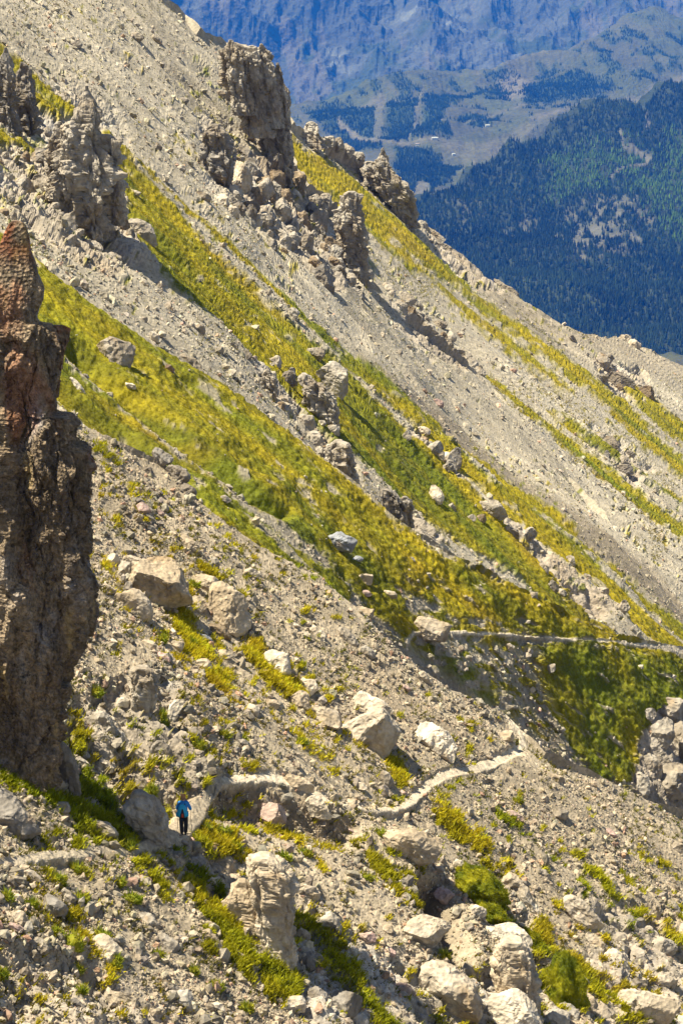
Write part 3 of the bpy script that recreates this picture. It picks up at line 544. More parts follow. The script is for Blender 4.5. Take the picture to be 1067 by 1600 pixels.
def spire_geo(rows, Y0, seed, tone, thick, rough, na, nr, tip=None, e=.5, fine=None):
    rw = np.array(rows, float); ys = np.linspace(rw[0, 0], rw[-1, 0], nr); xl = np.interp(ys, rw[:, 0], rw[:, 1]); xr = np.interp(ys, rw[:, 0], rw[:, 2])
    wdt = xr-xl; q1 = np.stack([ys/9., ys*0+seed, ys*0], -1); q2 = q1+31.7; fl_ = np.linspace(0, 1, nr)
    if tone != 'brown': xl = xl-wdt*(.10*fbm(q1, 3, 3)+.35*fl_**4)+wdt*.22*np.maximum(0, 1-fl_*14)**2; xr = xr+wdt*(.10*fbm(q2, 3, 3)+.18*fl_**4)-wdt*.22*np.maximum(0, 1-fl_*14)**2
    Pl, Pr = rays(xl, ys), rays(xr, ys); Pl = Pl*(Y0/Pl[:, 1])[:, None]; Pr = Pr*(Y0/Pr[:, 1])[:, None]; c = (Pl+Pr)/2; hw = (Pr-Pl)[:, 0]/2
    ht = thick*np.convolve(np.pad(hw, 9, 'edge'), np.ones(19)/19, 'valid'); th = np.arange(na)*2*np.pi/na
    cs, sn = np.cos(th), np.sin(th); X = np.sign(cs)*np.abs(cs)**e; Yy = np.sign(sn)*np.abs(sn)**e
    P = np.stack([c[:, :1]+hw[:, None]*X, Y0+ht[:, None]*Yy, np.broadcast_to(c[:, 2:], (nr, na))], -1)
    N = np.stack([np.broadcast_to(cs, (nr, na)), np.broadcast_to(sn, (nr, na)), np.broadcast_to((.9*np.exp(-np.linspace(0, 1, nr)*9))[:, None], (nr, na))], -1)
    S = hw.mean()*2; q = P*np.array([1, 1, .55])
    h1, e1, c1 = facet(q/(.42*S)+seed, seed); h2, e2, c2 = facet(q/(.17*S)+seed, seed+1); h4, e4, c4 = facet(q/(.065*S)+seed, seed+2)
    ed = np.minimum(1, np.linspace(0, 1, nr)*nr/6)[:, None]
    h5, e5, c5 = facet(q/(.17*S)*np.array([1, 1, .5])+seed+7.3, seed+5)
    ed = ed*np.clip(hw/hw.mean(), .15, 1)[:, None]
    D = S*rough*ed*(.30*(h1+.12)+.15*(h2+.15)+.10*h5+.055*h4-.05*(1-sst(0, .12, e1))-.02*(1-sst(0, .12, e2))+.08*fbm(q/(.3*S), 3, seed))
    if fine is not None:
        for k, (fs, fa) in enumerate(fine):
            hk, ek, ck = facet(P*np.array([1, 1, .36])/fs+3.1*k+.5*fbm(P/fs, 2, k)[..., None], seed+60+k); D = D+ed*fa*np.clip(hw/2.0, .35 if k else .15, 1)[:, None]*(hk-.22*(1-sst(0, .10, ek))*(k < 2))
    P = P+N*D[..., None]; C = rock_color(P, tone, S, seed, c1)
    if tone == 'brown':
        C = C*(1+.5*(ck-.5))[..., None]; C = mixc(C, (.30, .27, .25), np.clip(2.2*fbm(P*np.array([1, 1, .4])/1.1, 4, 66)-.5, 0, .75)); C = mixc(C, (.42, .30, .13), np.clip(2.4*fbm(P*np.array([1, 1, .3])/.6, 4, 67)-.8, 0, .8)); C = mixc(C, (.07, .055, .045), np.clip(2.4*fbm(P*np.array([2.2, 2.2, .35])/1.2, 4, 68)-.7, 0, .4))
    if tip is not None: C = mixc(C, tip[0], np.clip(tip[1](P, np.broadcast_to(ys[:, None], (nr, na)), *proj(P)), 0, 1))
    i = np.arange(nr*na).reshape(nr, na); j = np.roll(i, -1, 1); F = np.stack([i[:-1], i[1:], j[1:], j[:-1]], -1).reshape(-1, 4)
    top = P[0].mean(0); bot = P[-1].mean(0); V = np.concatenate([P.reshape(-1, 3), [top, bot]]); C = np.concatenate([C.reshape(-1, 3), [C[0, 0], C[-1, 0]]])
    a = nr*na; caps = np.concatenate([np.stack([j[0], i[0], i[0]*0+a, i[0]*0+a], -1), np.stack([i[-1], j[-1], i[-1]*0+a+1, i[-1]*0+a+1], -1)])
    T = np.concatenate([F[:, [0, 1, 2]], F[:, [0, 2, 3]], caps[:, :3]]); return V, T, C
def outcrop(ly, base, sets, tone, label, name='rock_outcrop', cat='rock outcrop', thick=.8, rough=1.0, na=110, nr=None, tip=None, group=None, dy=None, seed=None, fine=None):
    b = lookup(LY[ly], base[0], base[1])[0]; Y0 = b[1]; Vs, Fs, Cs = [], [], []; n0 = 0; seed = seed or int(base[0]*3+base[1]) % 997
    for k, rows in enumerate(sets):
        n = nr or int(np.clip((rows[-1][0]-rows[0][0])*.9, 40, 320)); V, F, C = spire_geo(rows, Y0+(dy[k] if dy else k*.6), seed+k*9, tone, thick, rough, na, n, tip, .5, fine)
        Vs.append(V); Fs.append(F+n0); Cs.append(C); n0 += len(V)
    V = np.concatenate(Vs); o3 = np.array([V[:, 0].mean(), Y0, V[:, 2].min()])
    o = link(name, mesh_np(name, V-o3, np.concatenate(Fs), np.clip(np.concatenate(Cs), .02, .8)), M_PILLAR if tone == 'brown' else M_ROCKN if ly == 'A' else M_ROCKF, o3); tag(o, label, cat, group); return o

def rust(P, ys, u, v): return sst(430, 360, v)*.95*sst(-.35, .1, fbm(P/.8, 3, 5))+.8*np.exp(-((v-512)/16.)**2)*sst(80, 100, u)*sst(-.2, .1, fbm(P/.5, 3, 9))+.6*np.exp(-((v-715)/30.)**2)*sst(132, 150, u)*sst(-.2, .1, fbm(P/.5, 3, 9))+.5*sst(.15, .5, fbm(P*np.array([1, 1, .35])/1.3, 5, 9)+.1-.35*sst(600, 800, v))
outcrop('A', (60, 1200), [[(345, 20, 30), (349, 14, 40), (356, 10, 43), (370, 4, 47), (392, -4, 50), (412, -14, 58), (432, -26, 66), (450, -40, 74), (470, -60, 73), (488, -80, 67), (500, -90, 66), (505, -95, 90), (512, -98, 104), (530, -105, 108), (560, -112, 105), (600, -118, 98), (645, -124, 98), (648, -124, 126), (665, -128, 132), (692, -130, 132), (700, -132, 152), (730, -136, 156), (790, -140, 150), (850, -146, 152), (890, -150, 149), (925, -152, 156), (965, -154, 148), (1010, -158, 138), (1060, -164, 130), (1110, -170, 120), (1160, -180, 112), (1215, -190, 100)],
                          [(508, 84, 100), (513, 88, 113), (522, 84, 111), (545, 60, 109), (620, 40, 96)]], 'brown',
        'tall brown rock pillar with rust red tips at the left edge', 'rock_pillar', 'rock pillar', .42, .10, 560, 760, ((.30, .075, .022), lambda P, ys, u, v: .75*rust(P, ys, u, v)), dy=[0, 0.2], fine=[(2.6, .8), (1.0, .42), (.42, .20), (.17, .09), (.08, .035)])
outcrop('C', (150, 350), [[(134, 132, 140), (150, 127, 149), (166, 121, 157), (185, 112, 160), (200, 100, 161), (225, 90, 172), (265, 84, 178), (300, 88, 170), (340, 100, 168), (372, 115, 165)], [(210, 150, 182), (222, 140, 188), (260, 140, 193), (300, 145, 193), (330, 150, 191), (352, 165, 188)], [(190, 86, 100), (215, 74, 112), (250, 72, 112), (320, 84, 120)]], 'grey',
        'tall pointed grey pinnacle above the green strip', 'rock_pinnacle', 'rock pinnacle', .8, 1.0, 170)
outcrop('C', (20, 200), [[(74, 6, 13), (95, -2, 20), (130, -8, 24), (170, -14, 26), (230, -20, 30)]], 'dark', 'slim dark pinnacle at the left edge above the rust tipped pillar', 'rock_pinnacle', 'rock pinnacle')
outcrop('C', (42, 200), [[(97, 32, 40), (108, 27, 49), (130, 24, 54), (160, 22, 57), (190, 18, 60), (235, 14, 56)]], 'dark', 'blunt dark pinnacle just right of the slim one at the left edge', 'rock_pinnacle', 'rock pinnacle')
outcrop('C', (430, 262), [[(66, 352, 372), (76, 343, 402), (92, 338, 404), (120, 344, 404), (150, 358, 408), (185, 378, 415), (215, 392, 420)], [(74, 394, 410), (82, 388, 425), (105, 388, 428), (125, 388, 436), (160, 390, 441), (200, 398, 445), (240, 410, 450), (290, 425, 456)], [(62, 356, 366), (80, 352, 376), (130, 356, 388), (180, 372, 396)], [(68, 405, 412), (84, 399, 424), (130, 400, 431), (200, 408, 440)], [(98, 430, 437), (118, 427, 444), (170, 428, 449), (240, 434, 455)], [(126, 424, 446), (145, 425, 451), (180, 428, 454), (230, 430, 456), (280, 436, 459), (330, 446, 462)]], 'grey',
        'large blocky grey cliff standing out on the upper skyline', 'rock_cliff', 'cliff', .7, .9, 170, dy=[-3, 0, -5, -2, 1, 3])
outcrop('C', (340, 280), [[(194, 326, 346), (205, 316, 352), (230, 313, 360), (260, 316, 364), (290, 328, 360), (312, 336, 356)]], 'dark', 'dark craggy outcrop in the scree left of the skyline cliff')
outcrop('C', (552, 420), [[(299, 538, 560), (306, 529, 569), (318, 530, 566), (335, 522, 565), (360, 527, 569), (385, 530, 570), (410, 536, 572), (450, 546, 574)]], 'grey', 'craggy grey tower with an overhanging right top beside the far green strip', 'rock_tower', 'rock tower')
outcrop('E', (620, 330), [[(231, 595, 600), (245, 591, 606), (262, 582, 612), (275, 578, 622), (292, 588, 638), (310, 600, 646), (328, 616, 650), (356, 636, 654)], [(252, 570, 584), (265, 566, 592), (290, 575, 600)]], 'grey', 'sharp grey rock spire on the skyline beside the valley', 'rock_spire', 'rock spire')
outcrop('E', (487, 220), [[(190, 481, 492), (197, 476, 498), (212, 470, 501), (232, 464, 508)]], 'grey', 'small square grey tower on the skyline just right of the big cliff', 'rock_tower', 'rock tower')
outcrop('C', (500, 650), [[(583, 470, 480), (592, 467, 492), (604, 468, 510), (622, 472, 524), (642, 482, 526), (668, 502, 525)]], 'grey', 'ribbed grey outcrop between the two green bands')
outcrop('C', (535, 750), [[(688, 518, 540), (700, 506, 550), (722, 508, 557), (745, 524, 557), (764, 542, 556)]], 'grey', 'grey outcrop with a steep right face just above the long grass rib')
outcrop('C', (608, 812), [[(764, 594, 608), (774, 590, 622), (792, 594, 628), (815, 604, 630)], [(776, 626, 638), (786, 622, 645), (802, 624, 646), (824, 630, 644)]], 'dark', 'split dark outcrop standing in the yellow green grass above the rib')
outcrop('C', (422, 625), [[(578, 412, 424), (590, 408, 430), (612, 410, 433), (632, 416, 432)]], 'grey', 'upright grey outcrop left of the ribbed one')
outcrop('A', (425, 1480), [[(1336, 394, 428), (1344, 382, 446), (1362, 381, 456), (1382, 388, 462), (1408, 394, 461), (1440, 398, 459), (1470, 404, 459), (1512, 414, 457)], [(1375, 366, 388), (1400, 350, 405), (1440, 352, 420), (1470, 372, 436), (1505, 396, 446)]], 'warm', 'craggy block of layered rock with a brown right face below the path', thick=.9, rough=.45, fine=[(1.0, .22), (.42, .13), (.17, .06)])
outcrop('A', (225, 1110), [[(1042, 208, 236), (1055, 201, 246), (1075, 203, 248), (1098, 208, 243), (1128, 216, 234)]], 'grey', 'upright grey rock step to the right of the rock pillar', rough=.5, fine=[(.9, .18), (.4, .12), (.17, .05)])
outcrop('A', (240, 1300), [[(1236, 206, 226), (1250, 196, 250), (1268, 192, 261), (1288, 205, 263), (1318, 236, 262)]], 'grey', 'dark grey bedrock knob just left of the hiker', rough=.5, fine=[(.9, .18), (.4, .12), (.17, .05)])
outcrop('A', (805, 1570), [[(1468, 776, 826), (1490, 770, 832), (1530, 770, 842), (1575, 785, 846), (1640, 800, 848)]], 'warm', 'tall pale bedrock column under the moss topped stone', rough=.4, fine=[(1.0, .2), (.4, .12), (.17, .05)])
for x, y, w_, h_, t_ in [(1046, 1108, 46, 34, 10), (1028, 1150, 36, 46, 0), (1064, 1168, 46, 56, 10), (1020, 1196, 34, 44, 0), (1052, 1222, 44, 50, 0), (1004, 1226, 28, 34, 0), (1080, 1230, 40, 50, 0), (1090, 1110, 50, 60, 0), (1010, 1118, 18, 16, 0)]: boulder('B', x, y, w_, h_, t_, ('grey', 'pale')[x % 2], 'pale jagged rock breaking out of the grass at the right edge under the far path', 'rock block', 'rock_block', 4, 1.7, 9, .15, 'broken rock at the right edge')

BL = [('A', 240, 926, 98, 78, 42, 'warm', 'largest flat pale slab below the rock pillar top, leaning right', 5), ('A', 203, 952, 62, 46, 38, 'warm', 'pale slab leaning against the lower left of the largest slab', 4),
 ('A', 194, 894, 22, 30, 10, 'grey', 'small rounded stone at the upper left corner of the largest slab', 4), ('A', 178, 875, 22, 20, 0, 'pale', 'small pale stone close to the edge of the rock pillar', 3), ('A', 213, 877, 40, 18, 16, 'warm', 'long thin stone lying along the top of the largest slab', 4),
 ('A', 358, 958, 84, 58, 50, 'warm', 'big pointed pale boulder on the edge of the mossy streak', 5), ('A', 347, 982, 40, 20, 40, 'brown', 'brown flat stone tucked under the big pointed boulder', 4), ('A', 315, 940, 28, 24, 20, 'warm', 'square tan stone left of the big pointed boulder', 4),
 ('A', 328, 910, 54, 28, 20, 'warm', 'tan boulder lying above the big pointed boulder', 4), ('A', 434, 1036, 46, 34, 55, 'pale', 'pale upright boulder alone on the slope right of the mossy streak', 4), ('A', 482, 1068, 38, 28, 20, 'pale', 'pale boulder above the blocky boulder pile', 4),
 ('A', 472, 1095, 28, 34, 0, 'warm', 'round tan boulder left of the blocky boulder pile', 4), ('A', 510, 1127, 44, 38, 15, 'warm', 'tan block with a dark hollow below it', 4), ('A', 502, 1102, 26, 14, 10, 'warm', 'low flat stone on top of the tan block', 3),
 ('A', 577, 1150, 92, 80, 15, 'warm', 'huge blocky boulder above the winding path', 5), ('A', 578, 1104, 66, 34, 20, 'pale', 'broken pale boulder resting against the top of the huge blocky one', 4), ('A', 680, 1168, 72, 42, 40, 'pale', 'long pale boulder lying just above the bend of the path', 5),
 ('A', 270, 1120, 18, 50, 20, 'pale', 'narrow pale rock standing on the slope above the hiker', 4), ('A', 392, 1116, 26, 16, 20, 'pale', 'pale wedge shaped stone right of the narrow standing rock', 3), ('A', 425, 1100, 24, 18, 0, 'warm', 'small tan stone left of the round tan boulder', 3),
 ('A', 228, 1018, 26, 13, 35, 'warm', 'thin tan stone below the two slabs', 3), ('A', 247, 1040, 22, 13, 30, 'pink', 'reddish stone below the thin tan stone', 3), ('A', 296, 852, 44, 18, 38, 'warm', 'long flat stone high on the slope right of the pillar', 4), ('A', 278, 1012, 20, 22, 0, 'warm', 'upright tan stone left of the mossy streak', 3),
 ('A', 500, 986, 30, 14, 45, 'pale', 'upper one of two flat stones on the scree crest', 3), ('A', 540, 996, 40, 18, 42, 'grey', 'row of flat grey rock on the scree crest', 4), ('A', 572, 1024, 24, 15, 45, 'grey', 'lower grey stone on the scree crest', 3), ('A', 318, 996, 34, 13, 30, 'blue', 'purple grey broken slate below the big pointed boulder', 4),
 ('A', 352, 1023, 30, 14, 5, 'warm', 'flat stone at the foot of the big pointed boulder', 3), ('A', 604, 1106, 26, 14, 15, 'pale', 'flat pale stone behind the huge blocky boulder', 3), ('A', 786, 1158, 22, 18, 0, 'warm', 'stone beside the last bend of the path', 3),
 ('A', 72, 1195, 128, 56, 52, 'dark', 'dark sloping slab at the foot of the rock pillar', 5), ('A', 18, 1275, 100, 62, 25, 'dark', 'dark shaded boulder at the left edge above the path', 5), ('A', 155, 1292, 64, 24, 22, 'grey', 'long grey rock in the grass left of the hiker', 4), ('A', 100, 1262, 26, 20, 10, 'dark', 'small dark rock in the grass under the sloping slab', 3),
 ('A', 440, 1257, 44, 40, 10, 'pink', 'round pinkish boulder set in the bank under the path', 5), ('A', 498, 1262, 46, 32, 38, 'pale', 'pale slanting boulder right of the round pinkish one', 4), ('A', 462, 1230, 48, 24, 22, 'warm', 'tan boulder on the very edge of the path above the bank', 4), ('A', 548, 1258, 20, 14, 20, 'warm', 'small tan stone at the end of the bank', 3),
 ('A', 80, 1418, 44, 34, 12, 'dark', 'dark angular boulder among the grass tufts below the path', 4), ('A', 106, 1404, 24, 18, 20, 'grey', 'grey stone touching the dark angular boulder', 3), ('A', 166, 1488, 50, 28, 42, 'pale', 'rounded pale boulder with grass on both sides', 4),
 ('A', 48, 1586, 42, 20, 18, 'pale', 'pale flat stone at the bottom left corner', 4), ('A', 6, 1558, 30, 14, 25, 'warm', 'tan slab cut off by the left edge near the bottom', 3), ('A', 462, 1568, 36, 24, 10, 'pale', 'pale stone at the lower end of the bright grass', 3), ('A', 540, 1572, 44, 46, 0, 'dark', 'dark grey rock at the bottom edge of the middle', 4),
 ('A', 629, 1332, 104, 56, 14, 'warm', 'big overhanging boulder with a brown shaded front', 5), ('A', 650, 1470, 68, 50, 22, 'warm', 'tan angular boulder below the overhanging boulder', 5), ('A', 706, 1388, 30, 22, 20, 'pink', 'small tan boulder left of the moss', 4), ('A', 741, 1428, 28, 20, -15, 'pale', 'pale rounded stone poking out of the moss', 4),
 ('A', 786, 1467, 80, 36, 5, 'pale', 'pale stone capping the bedrock column', 5), ('A', 712, 1552, 112, 78, 30, 'warm', 'wide bedrock boulder at the bottom below the tan angular one', 5), ('A', 792, 1592, 88, 60, 20, 'pale', 'pale bedrock boulder at the bottom edge', 5), ('A', 822, 1400, 104, 34, 55, 'pale', 'long pale rock ridge along the right side of the moss', 5),
 ('A', 908, 1434, 74, 24, 48, 'warm', 'long tan slab on the right slope beside a thin grass strip', 4), ('A', 579, 1462, 28, 18, 30, 'pink', 'upper pink stone left of the tan angular boulder', 4), ('A', 642, 1533, 36, 18, 25, 'pink', 'lower pink stone above the wide bedrock boulder', 4), ('A', 604, 1452, 20, 15, 0, 'warm', 'small stone between the pink stones', 3), ('A', 612, 1484, 24, 12, 20, 'pink', 'thin pink slab under the small stones', 3),
 ('A', 602, 1220, 28, 22, 30, 'grey', 'right one of two stones above the path', 3), ('A', 564, 1226, 22, 14, 20, 'pale', 'left one of two stones above the path', 3), ('A', 855, 1226, 30, 11, 22, 'warm', 'flat tan stone alone on the upper right scree', 3), ('A', 874, 1276, 26, 20, 20, 'grey', 'grey stone alone on the right scree', 3), ('A', 800, 1279, 30, 12, 30, 'pink', 'flat pinkish stone on the scree below the path', 3), ('A', 950, 1308, 22, 10, 30, 'pink', 'flat pinkish stone near the right edge', 3),
 ('A', 1058, 1334, 26, 18, 20, 'grey', 'grey stone cut off by the right edge', 3), ('A', 985, 1470, 24, 22, 0, 'grey', 'grey block on the lower right scree', 4), ('A', 1012, 1582, 96, 44, 15, 'pale', 'broad pale rock in the bottom right corner', 5), ('A', 966, 1502, 48, 30, 25, 'pale', 'pale rock above the bottom right corner', 4), ('A', 1040, 1480, 46, 34, 10, 'grey', 'broken grey rock at the right edge', 4),
 ('B', 180, 557, 58, 44, 28, 'grey', 'cracked grey boulder standing in the long grass rib', 5), ('B', 208, 598, 18, 11, 20, 'pale', 'small stone below the cracked grey boulder', 3), ('B', 120, 607, 32, 9, 52, 'pale', 'thin pale stone in the grass near the pillar', 3), ('B', 527, 850, 56, 28, 18, 'blue', 'blue grey boulder lying alone on the grass rib', 5), ('B', 560, 873, 18, 9, 10, 'blue', 'small blue grey stone right of the lone boulder', 3),
 ('B', 670, 990, 54, 36, 12, 'warm', 'tan boulder beside the far path', 5), ('B', 834, 912, 14, 16, 0, 'grey', 'grey stone on the crest of the grass rib', 3), ('B', 569, 903, 26, 18, 10, 'warm', 'upper tan stone in the hollow under the grass rib', 3), ('B', 612, 928, 24, 12, 10, 'pale', 'pale stone in the hollow under the grass rib', 3), ('B', 576, 925, 18, 14, 0, 'pink', 'pinkish stone in the hollow under the grass rib', 3), ('B', 564, 962, 34, 24, 10, 'warm', 'broken tan rock at the bottom of the hollow', 4),
 ('B', 864, 1043, 18, 14, 0, 'grey', 'grey stone in the grass below the far path', 3), ('B', 829, 1022, 16, 10, 0, 'pale', 'pale stone just under the far path', 3), ('B', 800, 1010, 16, 12, 0, 'pale', 'small pale stone touching the far path', 3), ('B', 350, 783, 20, 10, 10, 'grey', 'small grey stone low on the grass rib', 3), ('B', 270, 678, 24, 9, 40, 'grey', 'thin grey stone in the gully of the grass rib', 3),
 ('C', 515, 606, 58, 46, 38, 'grey', 'large pale topped boulder between two grass strips', 5), ('C', 520, 578, 22, 14, 20, 'pale', 'small pale stone resting above the large pale topped boulder', 3), ('C', 487, 557, 30, 20, 15, 'grey', 'rounded grey boulder above the large pale topped one', 4), ('C', 452, 502, 18, 20, 0, 'grey', 'small grey boulder in the green strip', 3), ('C', 305, 522, 20, 22, 0, 'grey', 'upright grey stone in the middle scree', 3), ('C', 292, 570, 50, 14, 45, 'grey', 'long grey slab on the edge of the grass rib', 4),
 ('C', 666, 672, 24, 16, 30, 'pale', 'pale rounded boulder at the top of the rubble patch', 4), ('C', 684, 716, 16, 26, 0, 'pale', 'upright pale stone in the rubble patch', 4), ('C', 699, 712, 18, 16, 0, 'pale', 'small pale stone in the rubble patch', 3), ('C', 655, 682, 14, 14, 0, 'pale', 'pale stone on the left of the rubble patch', 3), ('C', 634, 683, 14, 16, 0, 'grey', 'grey stone left of the rubble patch', 3), ('C', 679, 776, 24, 32, -10, 'pale', 'pale upright boulder in the yellow grass', 4),
 ('C', 684, 632, 20, 12, 20, 'pink', 'pinkish stone alone below the thin yellow strip', 3), ('C', 765, 804, 50, 32, 10, 'grey', 'low broken outcrop between grass and scree', 5), ('C', 740, 806, 16, 14, 0, 'grey', 'stone left of the low broken outcrop', 3), ('C', 961, 962, 20, 34, 20, 'grey', 'grey upright boulder close to the end of the rib', 4), ('C', 215, 368, 56, 34, 42, 'grey', 'grey boulder group at the foot of the pointed pinnacle', 5),
 ('C', 505, 441, 32, 48, -5, 'dark', 'dark upright block below the broken cliff', 5), ('C', 119, 72, 16, 13, 0, 'dark', 'dark stone high in the upper left scree', 3), ('C', 171, 78, 17, 12, 10, 'dark', 'dark stone in the middle of the upper scree', 3), ('C', 282, 268, 14, 18, 20, 'grey', 'rounded grey stone above the green strip', 3), ('C', 312, 314, 28, 13, 32, 'grey', 'flat grey boulder on the edge of the green strip', 3), ('C', 240, 238, 14, 16, 0, 'dark', 'dark stone right of the pointed pinnacle', 3), ('C', 285, 161, 15, 10, 10, 'dark', 'dark stone in the scree under the skyline', 3), ('C', 215, 58, 24, 14, 15, 'grey', 'grey stone near the upper skyline', 3),
 ('C', 348, 148, 20, 16, 10, 'grey', 'stone left of the skyline cliff', 3), ('C', 413, 186, 40, 26, 18, 'grey', 'rounded grey boulder at the foot of the skyline cliff', 5), ('C', 424, 214, 20, 24, 0, 'grey', 'upright stone under the rounded grey boulder', 4),
 ('E', 946, 561, 22, 16, 10, 'dark', 'dark boulder below the far ridge', 4), ('E', 976, 528, 18, 20, 0, 'warm', 'tan knob on the far ridge line', 4), ('E', 988, 540, 20, 14, 10, 'warm', 'low tan rock right of the ridge knob', 4), ('E', 886, 501, 12, 6, 0, 'warm', 'tiny flat rock on the far ridge line', 3), ('E', 969, 598, 44, 30, 20, 'dark', 'dark broken outcrop below the ridge knob', 5), ('E', 951, 701, 30, 22, 20, 'dark', 'dark outcrop between two far grass strips', 4), ('E', 985, 709, 15, 15, 0, 'dark', 'dark stone right of the far dark outcrop', 3), ('E', 974, 734, 26, 15, 10, 'dark', 'low dark outcrop under the far dark stone', 4),
 ('E', 664, 522, 20, 22, 10, 'grey', 'grey boulder in the middle of the wide scree', 4), ('E', 634, 470, 32, 24, 20, 'grey', 'broken grey outcrop above the wide scree', 4), ('E', 706, 526, 18, 20, 10, 'grey', 'grey block on the right of the wide scree', 3), ('E', 626, 541, 16, 12, 0, 'pale', 'pale stone in the wide scree', 3), ('E', 680, 368, 40, 14, 30, 'grey', 'low grey rock on the skyline below the spire', 4), ('E', 790, 455, 44, 14, 40, 'grey', 'low grey rock along the far skyline', 4)]
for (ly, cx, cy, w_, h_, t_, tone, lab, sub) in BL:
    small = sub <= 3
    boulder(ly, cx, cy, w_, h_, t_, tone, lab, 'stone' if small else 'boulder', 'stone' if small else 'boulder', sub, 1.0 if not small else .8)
CLB = [(372, 285, 34, 50, 20), (398, 262, 26, 36, 10), (412, 300, 30, 44, 20), (436, 285, 24, 40, -5), (440, 330, 30, 44, 15), (415, 345, 28, 32, 25), (462, 352, 26, 38, 20), (472, 305, 22, 32, 30), (478, 385, 24, 36, 10), (452, 395, 20, 26, 30), (500, 345, 28, 38, 20), (520, 395, 24, 40, 0), (545, 440, 24, 30, 10), (385, 238, 24, 26, 10), (362, 335, 22, 24, 20), (390, 330, 24, 30, 30), (508, 318, 22, 28, 0), (490, 330, 18, 30, 20), (560, 462, 20, 22, 0), (388, 212, 18, 16, 10), (436, 228, 20, 26, 0), (345, 318, 20, 26, 30), (430, 372, 20, 24, 20), (548, 400, 18, 34, 0), (404, 222, 18, 22, 0), (528, 430, 18, 22, 10)]
for k, (x, y, w_, h_, t_) in enumerate(CLB): boulder('C', x, y, w_, h_, t_+(k*37 % 25)-12, ('grey', 'dark', 'grey', 'brown')[k % 4] if k % 7 else 'pale', 'jagged grey block in the broken rock below the skyline cliff', 'rock block', 'rock_block', 4, 1.5, 9, .1, 'broken blocks below the skyline cliff', 1.1)
for k, (x, y, w_, h_, t_) in enumerate([(512, 228, 18, 16, 10), (526, 236, 16, 20, 0), (541, 243, 18, 22, 0), (556, 252, 20, 26, 10), (500, 218, 14, 12, 0), (570, 272, 18, 18, 20), (660, 352, 16, 14, 20), (700, 385, 22, 12, 30)]): boulder('E', x, y, w_, h_, t_, 'grey', 'small jagged rock on the skyline between the square tower and the spire' if x < 600 else 'low jagged rock on the skyline past the spire', 'rock block', 'rock_block', 4, 1.4, 9, .3, 'jagged rocks on the far skyline')
for k, (x, y, w_, h_, t_) in enumerate([(605, 455, 20, 16, 20), (620, 490, 22, 20, 20), (648, 498, 22, 26, 20), (668, 540, 20, 16, 30), (690, 545, 22, 18, 30), (712, 560, 20, 18, 30), (730, 575, 24, 20, 30), (655, 475, 18, 16, 20), (690, 505, 20, 18, 20), (742, 590, 18, 14, 20), (930, 670, 18, 12, 20), (1000, 612, 20, 14, 20), (940, 590, 18, 14, 0)]): boulder('E', x, y, w_, h_, t_, 'grey', 'weathered grey rock rising from the scree of the far hillside', 'rock block', 'rock_block', 4, 1.4, 9, .1, 'rocks in the far scree')
for k, (x, y, w_, h_, t_) in enumerate([(430, 570, 20, 24, 0), (450, 600, 26, 26, 10), (472, 668, 24, 24, 20), (488, 690, 26, 24, 20), (400, 590, 18, 20, 0), (462, 640, 18, 20, 0), (520, 675, 18, 20, 10), (455, 585, 14, 16, 0), (500, 708, 20, 18, 20), (440, 635, 20, 16, 30), (380, 560, 16, 14, 20), (360, 545, 16, 12, 30), (700, 735, 14, 12, 0), (668, 700, 14, 12, 0), (890, 880, 14, 16, 20), (935, 935, 16, 18, 20), (800, 835, 20, 14, 30), (850, 890, 18, 12, 30), (915, 905, 14, 12, 30), (60, 250, 26, 22, 0), (30, 290, 24, 20, 10), (70, 305, 30, 24, 20), (110, 350, 24, 20, 30), (50, 340, 20, 16, 0), (150, 385, 26, 18, 30), (185, 398, 26, 16, 35), (90, 375, 18, 14, 20), (232, 382, 20, 16, 30), (65, 180, 20, 30, 0), (80, 205, 20, 24, 0)]): boulder('C', x, y, w_, h_, t_, ('grey', 'dark', 'grey')[k % 3], 'weathered grey rock rising from the rubble of the middle hillside', 'rock block', 'rock_block', 4, 1.4, 9, .1, 'rocks in the middle rubble')
